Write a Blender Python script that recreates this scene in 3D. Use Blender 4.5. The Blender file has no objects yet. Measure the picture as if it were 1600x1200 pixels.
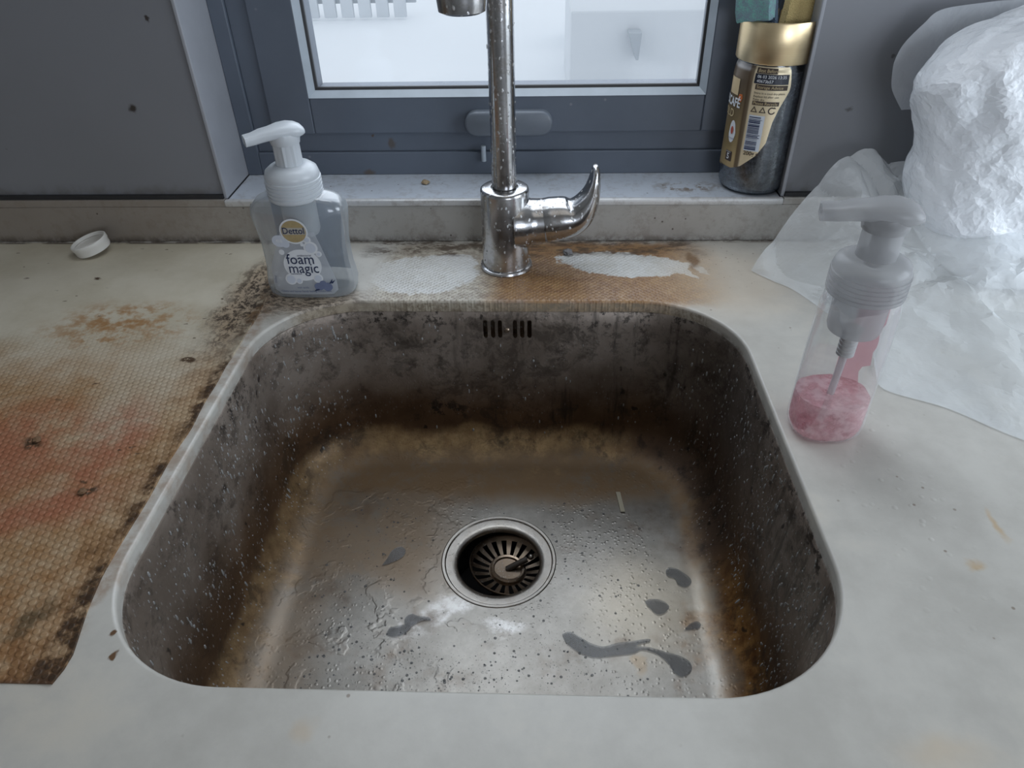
import bpy, bmesh, math, random
from mathutils import Vector, Matrix, noise as mn
from mathutils.bvhtree import BVHTree
PI = math.pi
sc = bpy.context.scene
COL = sc.collection
random.seed(7)
V = Vector
R = math.radians

# ------------------------------------------------------------------ camera
cam_d = bpy.data.cameras.new('camera'); cam = bpy.data.objects.new('camera', cam_d); COL.objects.link(cam)
pitch, roll, yaw = R(37.229), R(-1.354), R(-2.777)
f_ = V((math.sin(yaw)*math.cos(pitch), math.cos(yaw)*math.cos(pitch), -math.sin(pitch)))
r_ = f_.cross(V((0, 0, 1))).normalized(); u_ = r_.cross(f_)
rr = math.cos(roll)*r_ + math.sin(roll)*u_; uu = -math.sin(roll)*r_ + math.cos(roll)*u_
m_ = Matrix((rr, uu, -f_)).transposed().to_4x4(); m_.translation = V((0, 0, .366))
cam.matrix_world = m_
cam_d.sensor_width = 36; cam_d.lens = 1125.9*36/1600; cam_d.clip_start = .01; cam_d.clip_end = 200
sc.camera = cam
sc.view_settings.view_transform = 'Standard'; sc.view_settings.look = 'None'
sc.view_settings.gamma = 1; sc.view_settings.use_curve_mapping = False
sc.view_settings.exposure = 0.0
sc.cycles.max_bounces = 8; sc.cycles.transparent_max_bounces = 16
sc.cycles.caustics_refractive = False; sc.cycles.caustics_reflective = False
sc.cycles.sample_clamp_indirect = 4

# ------------------------------------------------------------------ world and lights
w = bpy.data.worlds.new('world'); sc.world = w; w.use_nodes = True
bg = w.node_tree.nodes['Background']; bg.inputs[0].default_value = (.87, .94, 1, 1); bg.inputs[1].default_value = 1.10

def area(name, loc, rot, sx, sy, power, col):
    l = bpy.data.lights.new(name, 'AREA'); l.shape = 'RECTANGLE'; l.size = sx; l.size_y = sy
    l.energy = power; l.color = col
    o = bpy.data.objects.new(name, l); COL.objects.link(o); o.location = loc; o.rotation_euler = rot
    return o
area('window_daylight', (-.045, .97, .62), (R(-35), 0, 0), .62, .9, 6.2, (.86, .93, 1))
area('assumed_side_light', (.90, .30, .32), (0, R(88), R(-15)), .50, .6, 4.8, (.80, .90, 1))  # assumed light from an unseen opening, added to brighten the right side
area('added_front_fill', (.56, -.92, .27), (R(90), 0, R(14)), .60, .4, 4.6, (.80, .88, 1))  # added fill light from behind the camera, brightens faces turned to the room
area('added_ceiling_fill', (.15, -.25, 1.44), (0, 0, 0), .9, .9, 1.0, (1, .90, .76))  # added overhead fill to lift the interior

# ------------------------------------------------------------------ material DSL
def lin(r, g, b):
    f = lambda c: (c/255/12.92 if c <= 10.3 else ((c/255+.055)/1.055)**2.4)
    return (f(r), f(g), f(b), 1)

class S:
    def __init__(s, g, k): s.g = g; s.k = k
    def __add__(s, o): return s.g.m('ADD', s, o)
    __radd__ = __add__
    def __sub__(s, o): return s.g.m('SUBTRACT', s, o)
    def __rsub__(s, o): return s.g.m('SUBTRACT', o, s)
    def __mul__(s, o): return s.g.m('MULTIPLY', s, o)
    __rmul__ = __mul__
    def __truediv__(s, o): return s.g.m('DIVIDE', s, o)

class G:
    def __init__(s, name):
        s.mat = bpy.data.materials.new(name); s.mat.use_nodes = True
        s.nt = s.mat.node_tree; s.n = s.nt.nodes; s.n.clear()
        s.out = s.n.new('ShaderNodeOutputMaterial')
        s._p = None
    def put(s, inp, v):
        if isinstance(v, S): s.nt.links.new(v.k, inp)
        elif v is not None: inp.default_value = v
    def m(s, op, a, b=0.0, clamp=False):
        n = s.n.new('ShaderNodeMath'); n.operation = op; n.use_clamp = clamp
        s.put(n.inputs[0], a); s.put(n.inputs[1], b); return S(s, n.outputs[0])
    def P(s):
        if s._p is None:
            n = s.n.new('ShaderNodeTexCoord'); s._p = S(s, n.outputs['Object'])
        return s._p
    def gen(s):
        g = s.n.new('ShaderNodeNewGeometry'); return g
    def xyz(s, v=None):
        n = s.n.new('ShaderNodeSeparateXYZ'); s.put(n.inputs[0], v or s.P()); return [S(s, n.outputs[i]) for i in range(3)]
    def comb(s, x, y, z):
        n = s.n.new('ShaderNodeCombineXYZ')
        for i, q in enumerate((x, y, z)): s.put(n.inputs[i], q)
        return S(s, n.outputs[0])
    def vm(s, op, a, b):
        n = s.n.new('ShaderNodeVectorMath'); n.operation = op; s.put(n.inputs[0], a); s.put(n.inputs[1], b); return S(s, n.outputs[0])
    def noise(s, scale, detail=4, rough=.55, vec=None, dist=0, color=False):
        n = s.n.new('ShaderNodeTexNoise'); s.put(n.inputs['Vector'], vec or s.P())
        n.inputs['Scale'].default_value = scale; n.inputs['Detail'].default_value = detail
        n.inputs['Roughness'].default_value = rough; n.inputs['Distortion'].default_value = dist
        return S(s, n.outputs['Color' if color else 'Fac'])
    def vor(s, scale, feat='F1', rnd=1, vec=None, out='Distance'):
        n = s.n.new('ShaderNodeTexVoronoi'); n.feature = feat; s.put(n.inputs['Vector'], vec or s.P())
        n.inputs['Scale'].default_value = scale; n.inputs['Randomness'].default_value = rnd
        return S(s, n.outputs[out])
    def sm(s, x, a, b, lo=0.0, hi=1.0):
        n = s.n.new('ShaderNodeMapRange'); n.interpolation_type = 'SMOOTHSTEP'
        s.put(n.inputs[0], x)
        if a > b: a, b, lo, hi = b, a, hi, lo
        n.inputs[1].default_value = a; n.inputs[2].default_value = b; n.inputs[3].default_value = lo; n.inputs[4].default_value = hi
        return S(s, n.outputs[0])
    def mix(s, f, a, b):
        n = s.n.new('ShaderNodeMix'); n.data_type = 'RGBA'; s.put(n.inputs[0], f); s.put(n.inputs[6], a); s.put(n.inputs[7], b); return S(s, n.outputs[2])
    def scale(s, v, k): 
        n = s.n.new('ShaderNodeVectorMath'); n.operation = 'MULTIPLY'; s.put(n.inputs[0], v); n.inputs[1].default_value = k; return S(s, n.outputs[0])
    def warp(s, scale=40, amp=.01, detail=3):
        c = s.noise(scale, detail, .6, color=True)
        c = s.vm('SUBTRACT', c, (.5, .5, .5)); c = s.scale(c, (amp*2,)*3)
        return s.vm('ADD', s.P(), c)
    def blob(s, X, Y, cx, cy, rx, ry, soft=.5, ang=0):
        dx = X-cx; dy = Y-cy
        if ang:
            c, q = math.cos(ang), math.sin(ang); dx, dy = dx*c+dy*q, dy*c-dx*q
        dx = dx/rx; dy = dy/ry
        d = s.m('SQRT', dx*dx+dy*dy)
        return s.sm(d, 1+soft, 1-soft)
    def mx(s, *a):
        r = a[0]
        for q in a[1:]: r = s.m('MAXIMUM', r, q)
        return r
    def bump(s, h, strength=.3, dist=.001, nrm=None):
        n = s.n.new('ShaderNodeBump'); n.inputs['Strength'].default_value = strength; n.inputs['Distance'].default_value = dist
        s.put(n.inputs['Height'], h)
        if nrm: s.put(n.inputs['Normal'], nrm)
        return S(s, n.outputs[0])
    def pr(s, color=(.5, .5, .5, 1), rough=.5, metal=0.0, nrm=None, **kw):
        n = s.n.new('ShaderNodeBsdfPrincipled')
        s.put(n.inputs['Base Color'], color); s.put(n.inputs['Roughness'], rough); s.put(n.inputs['Metallic'], metal)
        if nrm: s.put(n.inputs['Normal'], nrm)
        for k, v in kw.items(): s.put(n.inputs[k.replace('_', ' ')], v)
        return S(s, n.outputs[0])
    def sh(s, typ, **kw):
        n = s.n.new('ShaderNodeBsdf'+typ)
        for k, v in kw.items(): s.put(n.inputs[k], v)
        return S(s, n.outputs[0])
    def mixs(s, f, a, b):
        n = s.n.new('ShaderNodeMixShader'); s.put(n.inputs[0], f); s.put(n.inputs[1], a); s.put(n.inputs[2], b); return S(s, n.outputs[0])
    def done(s, k): s.nt.links.new(k.k, s.out.inputs[0]); return s.mat

def simple(name, rgb, rough=.5, metal=0.0, var=.12, vs=60, bump=.1, **kw):
    g = G(name); n = g.noise(vs, 4)
    d = tuple(c*(1-var) for c in rgb[:3])+(1,); l = tuple(min(1, c*(1+var)) for c in rgb[:3])+(1,)
    return g.done(g.pr(g.mix(n, d, l), rough, metal, g.bump(n, bump, .0005), **kw))

# ------------------------------------------------------------------ object helpers
def link(name, me, mat=None, parent=None, smooth=True, angle=40):
    o = bpy.data.objects.new(name, me); COL.objects.link(o)
    if mat: me.materials.append(mat)
    if smooth:
        me.polygons.foreach_set('use_smooth', [True]*len(me.polygons))
        try: me.set_sharp_from_angle(angle=R(angle))
        except Exception: pass
    if parent: o.parent = parent
    return o
def fin(name, bm, mat=None, parent=None, smooth=True, angle=40, normals=True):
    if normals: bmesh.ops.recalc_face_normals(bm, faces=bm.faces)
    me = bpy.data.meshes.new(name); bm.to_mesh(me); bm.free()
    return link(name, me, mat, parent, smooth, angle)
def tag(o, label, cat, group=None, kind=None):
    o['label'] = label; o['category'] = cat
    if group: o['group'] = group
    if kind: o['kind'] = kind
    return o
def struct(o): o['kind'] = 'structure'; return o
def empty(name, loc=(0, 0, 0), rz=0):
    o = bpy.data.objects.new(name, None); COL.objects.link(o); o.location = loc; o.rotation_euler = (0, 0, rz); o.empty_display_size = .02
    return o
def box(bm, x0, x1, y0, y1, z0, z1, bev=0, seg=2):
    t = bmesh.new(); bmesh.ops.create_cube(t, size=1)
    for v in t.verts:
        v.co = V((x0+(v.co.x+.5)*(x1-x0), y0+(v.co.y+.5)*(y1-y0), z0+(v.co.z+.5)*(z1-z0)))
    if bev: bmesh.ops.bevel(t, geom=list(t.edges), offset=bev, segments=seg, affect='EDGES', profile=.5)
    me = bpy.data.meshes.new('t'); t.to_mesh(me); t.free(); bm.from_mesh(me); bpy.data.meshes.remove(me)
def rings(bm, rs, cap0=False, cap1=False, closed=True):
    L = [[bm.verts.new(p) for p in r] for r in rs]
    n = len(L[0])
    for a, b in zip(L, L[1:]):
        for i in range(n if closed else n-1):
            j = (i+1) % n
            bm.faces.new((a[i], a[j], b[j], b[i]))
    if cap0: bm.faces.new(L[0][::-1])
    if cap1: bm.faces.new(L[-1])
    return L
def circ(c, r, n=48, ry=None, z=None, e=2):
    ry = ry or r; o = []
    for i in range(n):
        a = 2*PI*i/n; ca, sa = math.cos(a), math.sin(a)
        o.append(V((c[0]+r*math.copysign(abs(ca)**(2/e), ca), c[1]+ry*math.copysign(abs(sa)**(2/e), sa), c[2])))
    return o
def lathe(bm, prof, c=(0, 0, 0), n=48, cap0=True, cap1=True, ry=1, e=2):
    rings(bm, [circ((c[0], c[1], c[2]+z), r, n, r*ry, e=e) for r, z in prof], cap0, cap1)
def tube(bm, pts, rad, n=20, cap=True, squash=None):
    pts = [V(p) for p in pts]; rs = []
    if not isinstance(rad, (list, tuple)): rad = [rad]*len(pts)
    up = V((0, 1, 0)) if abs((pts[1]-pts[0]).normalized().y) < .9 else V((1, 0, 0))
    for i, p in enumerate(pts):
        t = (pts[min(i+1, len(pts)-1)]-pts[max(i-1, 0)]).normalized()
        a = (up - t*up.dot(t)).normalized(); b = t.cross(a); up = a
        q = rad[i]; ra, rb = (q if isinstance(q, (list, tuple)) else (q, q))
        rs.append([p+a*(ra*math.cos(2*PI*k/n))+b*(rb*math.sin(2*PI*k/n)) for k in range(n)])
    rings(bm, rs, cap, cap)
def spline(pts, k=6):
    pts = [V(p) for p in pts]; o = []
    for i in range(len(pts)-1):
        p0 = pts[max(i-1, 0)]; p1 = pts[i]; p2 = pts[i+1]; p3 = pts[min(i+2, len(pts)-1)]
        for j in range(k):
            t = j/k
            o.append(.5*((2*p1)+(p2-p0)*t+(2*p0-5*p1+4*p2-p3)*t*t+(3*p1-p0-3*p2+p3)*t**3))
    o.append(pts[-1]); return o
def wrapmesh(name, bm, fn, off, mat, parent):
    """bm is flat in (u,v); fn(u,v)->(point, normal)"""
    for v in bm.verts:
        p, n = fn(v.co.x, v.co.y); v.co = p+n*off
    return fin(name, bm, mat, parent, smooth=False, normals=False)
def text_bm(s, size, align='CENTER', sx=1.0, ext=0.0, x=0, y=0, bm=None, rot=0):
    c = bpy.data.curves.new('t', 'FONT'); c.body = s; c.size = size; c.align_x = align; c.align_y = 'CENTER'; c.offset = ext; c.resolution_u = 3
    o = bpy.data.objects.new('t', c); COL.objects.link(o)
    dg = bpy.context.evaluated_depsgraph_get(); me = bpy.data.meshes.new_from_object(o.evaluated_get(dg))
    bpy.data.objects.remove(o); bpy.data.curves.remove(c)
    b = bm or bmesh.new(); k = len(b.verts); b.from_mesh(me); bpy.data.meshes.remove(me); b.verts.ensure_lookup_table()
    cr, sr = math.cos(rot), math.sin(rot)
    for v in b.verts[k:]:
        X, Y = v.co.x*sx, v.co.y
        v.co.x, v.co.y = X*cr-Y*sr+x, X*sr+Y*cr+y
    return b
def flat_disc(bm, cx, cy, rx, ry=None, n=28):
    ry = ry or rx
    bm.faces.new([bm.verts.new((cx+rx*math.cos(2*PI*i/n), cy+ry*math.sin(2*PI*i/n), 0)) for i in range(n)])
def flat_ring(bm, cx, cy, r0, r1, n=24):
    a = [[bm.verts.new((cx+r*math.cos(2*PI*i/n), cy+r*math.sin(2*PI*i/n), 0)) for i in range(n)] for r in (r0, r1)]
    for i in range(n): j = (i+1) % n; bm.faces.new((a[0][i], a[1][i], a[1][j], a[0][j]))
def flat_grid(bm, x0, x1, y0, y1, nx=8, ny=1):
    g = [[bm.verts.new((x0+(x1-x0)*i/nx, y0+(y1-y0)*j/ny, 0)) for i in range(nx+1)] for j in range(ny+1)]
    for j in range(ny):
        for i in range(nx): bm.faces.new((g[j][i], g[j][i+1], g[j+1][i+1], g[j+1][i]))
def flat_rows(bm, rows, nx=16):
    """rows: list of (y, xl, xr) -> strip of quads"""
    g = [[bm.verts.new((l+(r-l)*i/nx, y, 0)) for i in range(nx+1)] for y, l, r in rows]
    for j in range(len(rows)-1):
        for i in range(nx): bm.faces.new((g[j][i], g[j][i+1], g[j+1][i+1], g[j+1][i]))

# ------------------------------------------------------------------ materials
def mat_counter():
    g = G('solid_surface_worktop'); P = g.warp(35, .012, 4); X, Y, Z = g.xyz(P); x, y, z = g.xyz()
    n1 = g.noise(18, 6, .65); n2 = g.noise(90, 6, .7); n3 = g.noise(320, 4, .6)
    col = g.mix(g.sm(n1, .3, .7), (.455, .435, .395, 1), (.545, .525, .48, 1))
    # faint yellowing
    col = g.mix(g.sm(g.noise(9, 5, .6), .52, .75)*.35, col, (.58, .50, .38, 1))
    # orange-brown stain strip behind the bowl
    strip = g.sm(Y, .600, .622)*g.sm(Y, .752, .735)*g.sm(X, -.185, -.15)*g.sm(X, .205, .13)
    clean = g.mx(g.blob(X, Y, -.125, .672, .058, .040, .22), g.blob(X, Y, -.092, .70, .028, .018, .2),
                 g.blob(X, Y, .092, .694, .066, .027, .25, -.12), g.blob(X, Y, .055, .706, .036, .017, .3),
                 g.blob(X, Y, .150, .680, .022, .004, .4, -1.0), g.blob(X, Y, .167, .684, .016, .0035, .4, -.9))
    clean = g.sm(clean+(n2-.5)*1.7+(n3-.5)*.9+(n1-.5)*.8, .32, .70)
    col = g.mix(clean*strip*.55*g.sm(n1*.5+n2*.5, .35, .6), col, (.62, .62, .62, 1))
    st = strip*g.sm(n2+n1, .72, 1.05)*(1-clean)
    right = g.sm(X, -.07, -.03)
    col = g.mix(g.m('MULTIPLY', strip*(1-clean), .62+right*.33), col, g.mix(right, g.mix(g.sm(n2, .4, .6), (.20, .14, .08, 1), (.46, .40, .30, 1)), g.mix(g.sm(n2, .35, .65), (.22, .105, .04, 1), (.50, .30, .13, 1))))
    col = g.mix(st*right*.5, col, (.17, .08, .03, 1))
    # pale rest area on the right of the strip
    col = g.mix(g.blob(X, Y, .19, .66, .06, .07, .5)*.35, col, (.62, .48, .33, 1))
    # blackish mould near the wall and on the joint
    wallm = g.sm(y, .742, .7495)*g.sm(g.noise(60, 5, .7), .40, .60)
    mould = g.sm(Y+(n1-.5)*.04, .706, .722)*g.sm(X, -.21, -.17)*g.sm(X, .19, .15)*g.sm(g.noise(70, 7, .8, g.vm('MULTIPLY', g.P(), (.5, 1, 1))), .44, .56)
    col = g.mix(g.mx(wallm*.9, mould*.85), col, (.065, .04, .024, 1))
    col = g.mix(g.blob(X, Y, .163, .70, .006, .018, .5)*.8, col, (.16, .08, .03, 1))
    # dirt around the left bottle, corner of the bowl
    dirt = g.mx(g.blob(X, Y, -.285, .628, .040, .045, .6), g.blob(X, Y, -.24, .618, .06, .022, .6)*.9)
    col = g.mix(dirt*.7, col, (.33, .22, .12, 1))
    stv = g.vm('MULTIPLY', g.warp(60, .006), (1, 2.2, 1))
    dk = dirt*g.sm(g.noise(110, 6, .8, stv), .45, .56)
    col = g.mix(dk*.95, col, (.035, .022, .014, 1))
    # brown line beside the bowl lip
    e = g.sm(X, -.283, -.272)*g.sm(X, -.262, -.2705)*g.sm(y, .20, .24)*g.sm(y, .64, .60)*g.sm(g.noise(40, 5, .7), .38, .62)
    col = g.mix(e*.55, col, (.24, .13, .06, 1))
    # lip dirt along the back edge of the cutout (front face of the slab)
    lip = g.sm(z, -.0015, -.004)*g.sm(y, .58, .60)
    col = g.mix(lip*g.sm(g.noise(160, 6, .85), .46, .56)*g.sm(X, -.20, -.13)*.9, col, (.07, .045, .03, 1))
    col = g.mix(lip*.5, col, (.42, .36, .27, 1))
    edge = g.sm(z, -.006, -.0115)*g.sm(g.noise(70, 5, .7), .45, .65)
    col = g.mix(edge*.6, col, (.12, .08, .05, 1))
    # specks
    sp = g.sm(g.vor(70), .10, .05)*g.sm(g.noise(13, 2), .50, .60)
    sp2 = g.sm(g.vor(150), .12, .06)*g.mx(g.blob(x, y, .20, .70, .07, .06, .5), g.blob(x, y, -.19, .70, .05, .05, .5))
    sp3 = g.mx(g.blob(X, Y, -.2405, .2253, .0025, .003, .3), g.blob(X, Y, -.249, .236, .0015, .002, .3))
    col = g.mix(g.mx(sp*.6, sp2*.7, sp3), col, (.13, .07, .035, 1))
    sp4 = g.mx(g.blob(X, Y, .270, .30, .006, .004, .7), g.blob(X, Y, .30, .33, .003, .01, .7), g.blob(X, Y, .2, .18, .02, .008, .9)*.4, g.blob(X, Y, -.12, .185, .006, .006, .8)*.5)
    col = g.mix(sp4*.6, col, (.50, .33, .15, 1))
    # embossed dots where a liner has left its print behind the bowl
    r0 = g.comb((x+y)*1.0, (y-x)*1.0, 0)
    dots = g.vor(170, rnd=.25, vec=r0)
    dm = strip*g.sm(Y, .735, .70)
    wet = g.vor(120, rnd=.9)
    h = g.m('MULTIPLY', g.sm(dots, .45, .1), dm)*1.6 + n2*.25 + g.sm(wet, .3, .05)*g.blob(x, y, .245, .37, .03, .12, .5)*.8
    rough = g.m('ADD', .22, n1*.22)
    return g.done(g.pr(col, rough, 0.0, g.bump(h, .5, .0006), IOR=1.48))

def mat_liner():
    g = G('embossed_liner'); P = g.warp(30, .02, 4); X, Y, Z = g.xyz(P); x, y, z = g.xyz()
    n1 = g.noise(10, 6, .65); n2 = g.noise(50, 6, .7); n3 = g.noise(260, 4, .65)
    ve = g.vm('MULTIPLY', P, (1, 1, 1))
    col = g.mix(g.sm(n1, .3, .7), (.46, .41, .31, 1), (.57, .52, .42, 1))
    tan_ = g.mx(g.sm(Y+n1*.18, .66, .52)*.95, g.blob(X, Y, -.40, .57, .06, .035, .6)*g.sm(n2, .4, .6))
    tan_ = tan_*(1-g.blob(X, Y, -.335, .46, .035, .06, .5)*.6)
    col = g.mix(tan_*.72, col, (.40, .255, .13, 1))
    col = g.mix(tan_*g.sm(n2+n1, .70, 1.15), col, (.31, .165, .065, 1))
    red = g.mx(g.blob(X, Y, -.40, .395, .055, .05, .5), g.blob(X, Y, -.335, .40, .03, .05, .5), g.blob(X, Y, -.345, .335, .05, .02, .6, .3), g.blob(X, Y, -.44, .33, .05, .04, .6))
    col = g.mix(red*g.sm(n1+n2*.6, .50, .90)*.75, col, (.34, .115, .065, 1))
    fr = g.sm(Y, .33, .22)*g.sm(n2+n1*.6, .70, 1.0)
    col = g.mix(fr*.75, col, (.26, .115, .04, 1))
    lf = g.sm(X, -.33, -.50)*g.sm(Y, .42, .24)*g.sm(n2, .42, .62)
    col = g.mix(lf*.7, col, (.13, .055, .02, 1))
    # a long dark smear near the front corner
    col = g.mix(g.blob(X, Y, -.300, .245, .016, .006, .6, .9)*.85, col, (.10, .07, .035, 1))
    # mould along the edge beside the bowl
    eg = g.sm(x+(n2-.5)*.014, -.2880, -.2775)
    eg2 = g.sm(x+(n1-.5)*.06, -.315, -.28)*g.sm(n2, .45, .62)
    vary = g.sm(g.noise(14, 3), .30, .50)
    col = g.mix(g.mx(eg*g.sm(n2, .38, .55)*vary, eg2*.5*g.sm(y, .60, .5)), col, (.05, .028, .014, 1))
    top = g.blob(X, Y, -.294, .615, .024, .085, .55)
    stv = g.vm('MULTIPLY', g.warp(60, .006), (1.6, 1, 1))
    col = g.mix(top*.55, col, (.30, .18, .09, 1))
    col = g.mix(top*g.sm(g.noise(90, 6, .8, stv), .45, .56)*.95, col, (.035, .022, .014, 1))
    col = g.mix(g.sm(y, .7405, .745)*g.sm(g.noise(30, 5, .7), .36, .55)*.95, col, (.035, .02, .014, 1))
    col = g.mix(g.sm(y, .2085, .2065)*.7, col, (.10, .05, .025, 1))
    # specks and crumbs
    sp = g.sm(g.vor(45, vec=g.vm('MULTIPLY', g.warp(80, .006), (1, 1.8, 1))), .13, .07)*g.sm(g.noise(17, 2), .48, .58)
    sp3 = g.mx(g.blob(X, Y, -.324, .350, .007, .005, .4), g.blob(X, Y, -.315, .513, .007, .004, .3), g.blob(X, Y, -.388, .404, .008, .007, .5), g.blob(X, Y, -.47, .66, .005, .004, .4))
    col = g.mix(g.mx(sp*.8, sp3*g.sm(n3, .35, .5)), col, (.07, .04, .02, 1))
    # embossed cells
    wp = g.warp(120, .0011, 2); hx, hy, hz = g.xyz(wp); kk = 2*PI/(.0056*.866)
    cs = []
    for a_ in (12, 72, 132): cs.append(g.m('COSINE', (hx*math.cos(R(a_))+hy*math.sin(R(a_)))*kk))
    cell = cs[0]+cs[1]+cs[2]
    cov = g.sm(Y+n1*.12, .66, .50)
    groove = g.sm(cell, .6, -1.2)
    col = g.mix(groove*cov*.42, col, g.mix(.5, col, (.14, .065, .025, 1)))
    h = (1-groove)*cov*1.0 + n2*.3
    return g.done(g.pr(col, g.m('ADD', .42, n1*.2), 0.0, g.bump(h, .55, .0008), IOR=1.45))

def mat_steel():
    g = G('stained_steel_bowl'); P = g.warp(25, .016, 4); X, Y, Z = g.xyz(P); x, y, z = g.xyz()
    n1 = g.noise(14, 6, .65); n2 = g.noise(70, 6, .75); n3 = g.noise(260, 5, .7)
    br = g.noise(40, 6, .7, g.vm('MULTIPLY', g.P(), (4, 60, 60)))
    steel = g.mix(g.sm(n1*.6+n2*.4, .3, .7), (.17, .158, .14, 1), (.27, .255, .23, 1))
    steel = g.mix(g.mx(g.blob(X, Y, -.095, .388, .035, .012, .35, .55), g.blob(X, Y, -.075, .400, .022, .012, .4), g.blob(X, Y, -.03, .375, .02, .006, .5), g.blob(X, Y, -.118, .372, .012, .01, .5))*g.sm(n1+n2, .85, 1.15)*.45, steel, (.62, .61, .60, 1))
    wall = g.sm(Z, -.186, -.172)
    # floor shading: brown film on the left and the back of the floor
    brown = g.mx(g.sm(X+n1*.04, -.13, -.20)*.8*g.sm(Y, .36, .46), g.sm(X, -.17, -.215)*.45, g.sm(Y+n1*.02, .52, .555)*.95, g.sm(X, .125, .15)*.95*g.sm(Y, .40, .47), g.sm(X, .140, .155)*.5, g.sm(X+n1*.06, -.02, -.10)*g.sm(Y+n1*.05, .41, .47)*.65)
    fcol = g.mix(brown*g.sm(n2+n1, .5, 1.05), steel, (.20, .125, .062, 1))
    fcol = g.mix(g.blob(X, Y, .10, .40, .05, .05, .7)*.3, fcol, (.36, .29, .19, 1))
    fcol = g.mix(g.blob(X, Y, .085, .34, .006, .008, .4)*.4, fcol, (.25, .17, .09, 1))
    # walls
    wt = g.mix(g.sm(n1, .3, .7), (.20, .16, .13, 1), (.33, .28, .24, 1))        # grey brown upper
    wb = g.mix(g.sm(n1, .3, .7), (.085, .048, .026, 1), (.16, .093, .050, 1))      # brown lower
    wcol = g.mix(g.sm(Z+(n1-.5)*.05, -.06, -.14), wt, wb)
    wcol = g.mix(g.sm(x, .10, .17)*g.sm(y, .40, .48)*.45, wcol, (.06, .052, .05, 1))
    wcol = g.mix(g.sm(x, .10, .15)*g.sm(Z, -.13, -.165)*g.sm(Y, .46, .38), wcol, g.mix(g.sm(n2, .35, .65), (.15, .065, .018, 1), (.34, .18, .06, 1)))
    # ochre band in the bend at the back and left
    band = g.sm(Z, -.150, -.166)*g.mx(g.sm(Y, .54, .575)*g.sm(X, -.23, -.16)*g.sm(X, .12, .05), g.sm(X, -.205, -.232)*.5)
    wcol = g.mix(band*.8, wcol, g.mix(g.sm(n2, .35, .65), (.34, .215, .10, 1), (.58, .40, .20, 1)))
    col = g.mix(wall, fcol, wcol)
    # black flecks
    gr = g.mx(g.sm(Z, -.05, -.02), g.blob(X, Z, -.11, -.135, .035, .016, .5), g.sm(Z, -.12, -.04)*.55)
    fl = wall*gr*g.sm(n2, .50, .58)*g.sm(n1+n3*.4, .55, .80)
    col = g.mix(fl*.9, col, (.012, .009, .008, 1))
    fl2 = wall*g.sm(g.vor(55, vec=g.vm('MULTIPLY', g.warp(60, .008), (1, 1, .6))), .17, .08)*g.sm(g.noise(20, 2), .47, .56)
    col = g.mix(fl2*.85, col, (.014, .010, .009, 1))
    dr = wall*g.sm(g.noise(60, 5, .7, g.vm('MULTIPLY', g.P(), (1, 1, .12))), .52, .66)*g.sm(x, -.20, .02)
    col = g.mix(dr*.6, col, (.02, .016, .014, 1))
    # chalky speckle
    chalk = wall*g.sm(g.vor(260, vec=g.vm('MULTIPLY', g.P(), (1, 1, .45))), .26, .10)*g.mx(g.sm(x, -.19, -.235), g.sm(x, .12, .165), .2)*g.sm(g.noise(35, 3), .38, .60)
    col = g.mix(chalk*.75, col, (.46, .45, .44, 1))
    grime = wall*g.sm(g.noise(22, 7, .75, g.warp(30, .02)), .50, .62)
    col = g.mix(grime*.55, col, (.035, .026, .020, 1))
    sheen = g.blob(y, z, .30, -.085, .035, .03, .9)*g.sm(x, .1, .17)
    met = g.m('SUBTRACT', .96, wall*.45+brown*(1-wall)*.5+band*.15)
    rough = g.m('ADD', .27, wall*.10+n2*.10+br*.06+brown*(1-wall)*.22)
    riv = g.sm(g.noise(26, 3, .5, g.warp(30, .02)), .54, .60)*g.sm(X, -.03, -.09)
    h = n2*.35+br*.25+g.sm(g.vor(210, rnd=1), .35, .1)*g.sm(g.noise(12, 3), .40, .55)*.9+riv*1.6*(1-wall)
    return g.done(g.pr(col, rough, met, g.bump(h, .30, .0005)))

def mat_chrome(name, spots=1.0, base=(.52, .52, .53, 1), r=.13, sc_=1):
    g = G(name); n = g.noise(60*sc_, 6, .7); v = g.vor(220*sc_, vec=g.vm('MULTIPLY', g.warp(60, .004), (1, 1, .6)))
    sp = g.sm(v, .26, .12)*g.sm(g.noise(30*sc_, 2), .36, .52)*spots
    dk = g.sm(n, .45, .68)*.6*spots
    col = g.mix(dk, base, (.25, .21, .17, 1)); col = g.mix(sp*.7, col, (.70, .70, .69, 1))
    return g.done(g.pr(col, g.m('ADD', r, n*.14+sp*.4), g.m('SUBTRACT', 1.0, sp*.7+dk*.3), g.bump(sp+n*.2, .4, .0004)))

def mat_panel():
    g = G('grey_wall_panel'); n = g.noise(5, 4); n2 = g.noise(45, 4)
    col = g.mix(n, (.185, .190, .208, 1), (.22, .226, .246, 1))
    sp = g.sm(g.vor(16), .035, .015)*g.sm(g.noise(9, 2), .46, .55)
    X, Y, Z = g.xyz(g.warp(90, .006, 4))
    b = g.mx(g.blob(X, Z, -.425, .1475, .0045, .0035, .5), g.blob(X, Z, -.382, .232, .002, .003, .4), g.blob(X, Z, .31, .14, .003, .0025, .7)*.7, g.blob(X, Z, .34, .19, .002, .0015, .5)*.6)
    col = g.mix(g.mx(sp*.7, b*.95), col, (.03, .022, .018, 1))
    wp = g.sm(g.vor(23), .03, .015)*g.sm(g.noise(7, 2), .5, .58)
    col = g.mix(wp*.4, col, (.4, .4, .42, 1))
    low = g.sm(Z, .068, .054)*g.sm(n2, .35, .65)
    col = g.mix(low*.5, col, (.09, .075, .06, 1))
    return g.done(g.pr(col, g.m('ADD', .33, n2*.12), 0.0, g.bump(n2, .08, .0005)))

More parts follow.
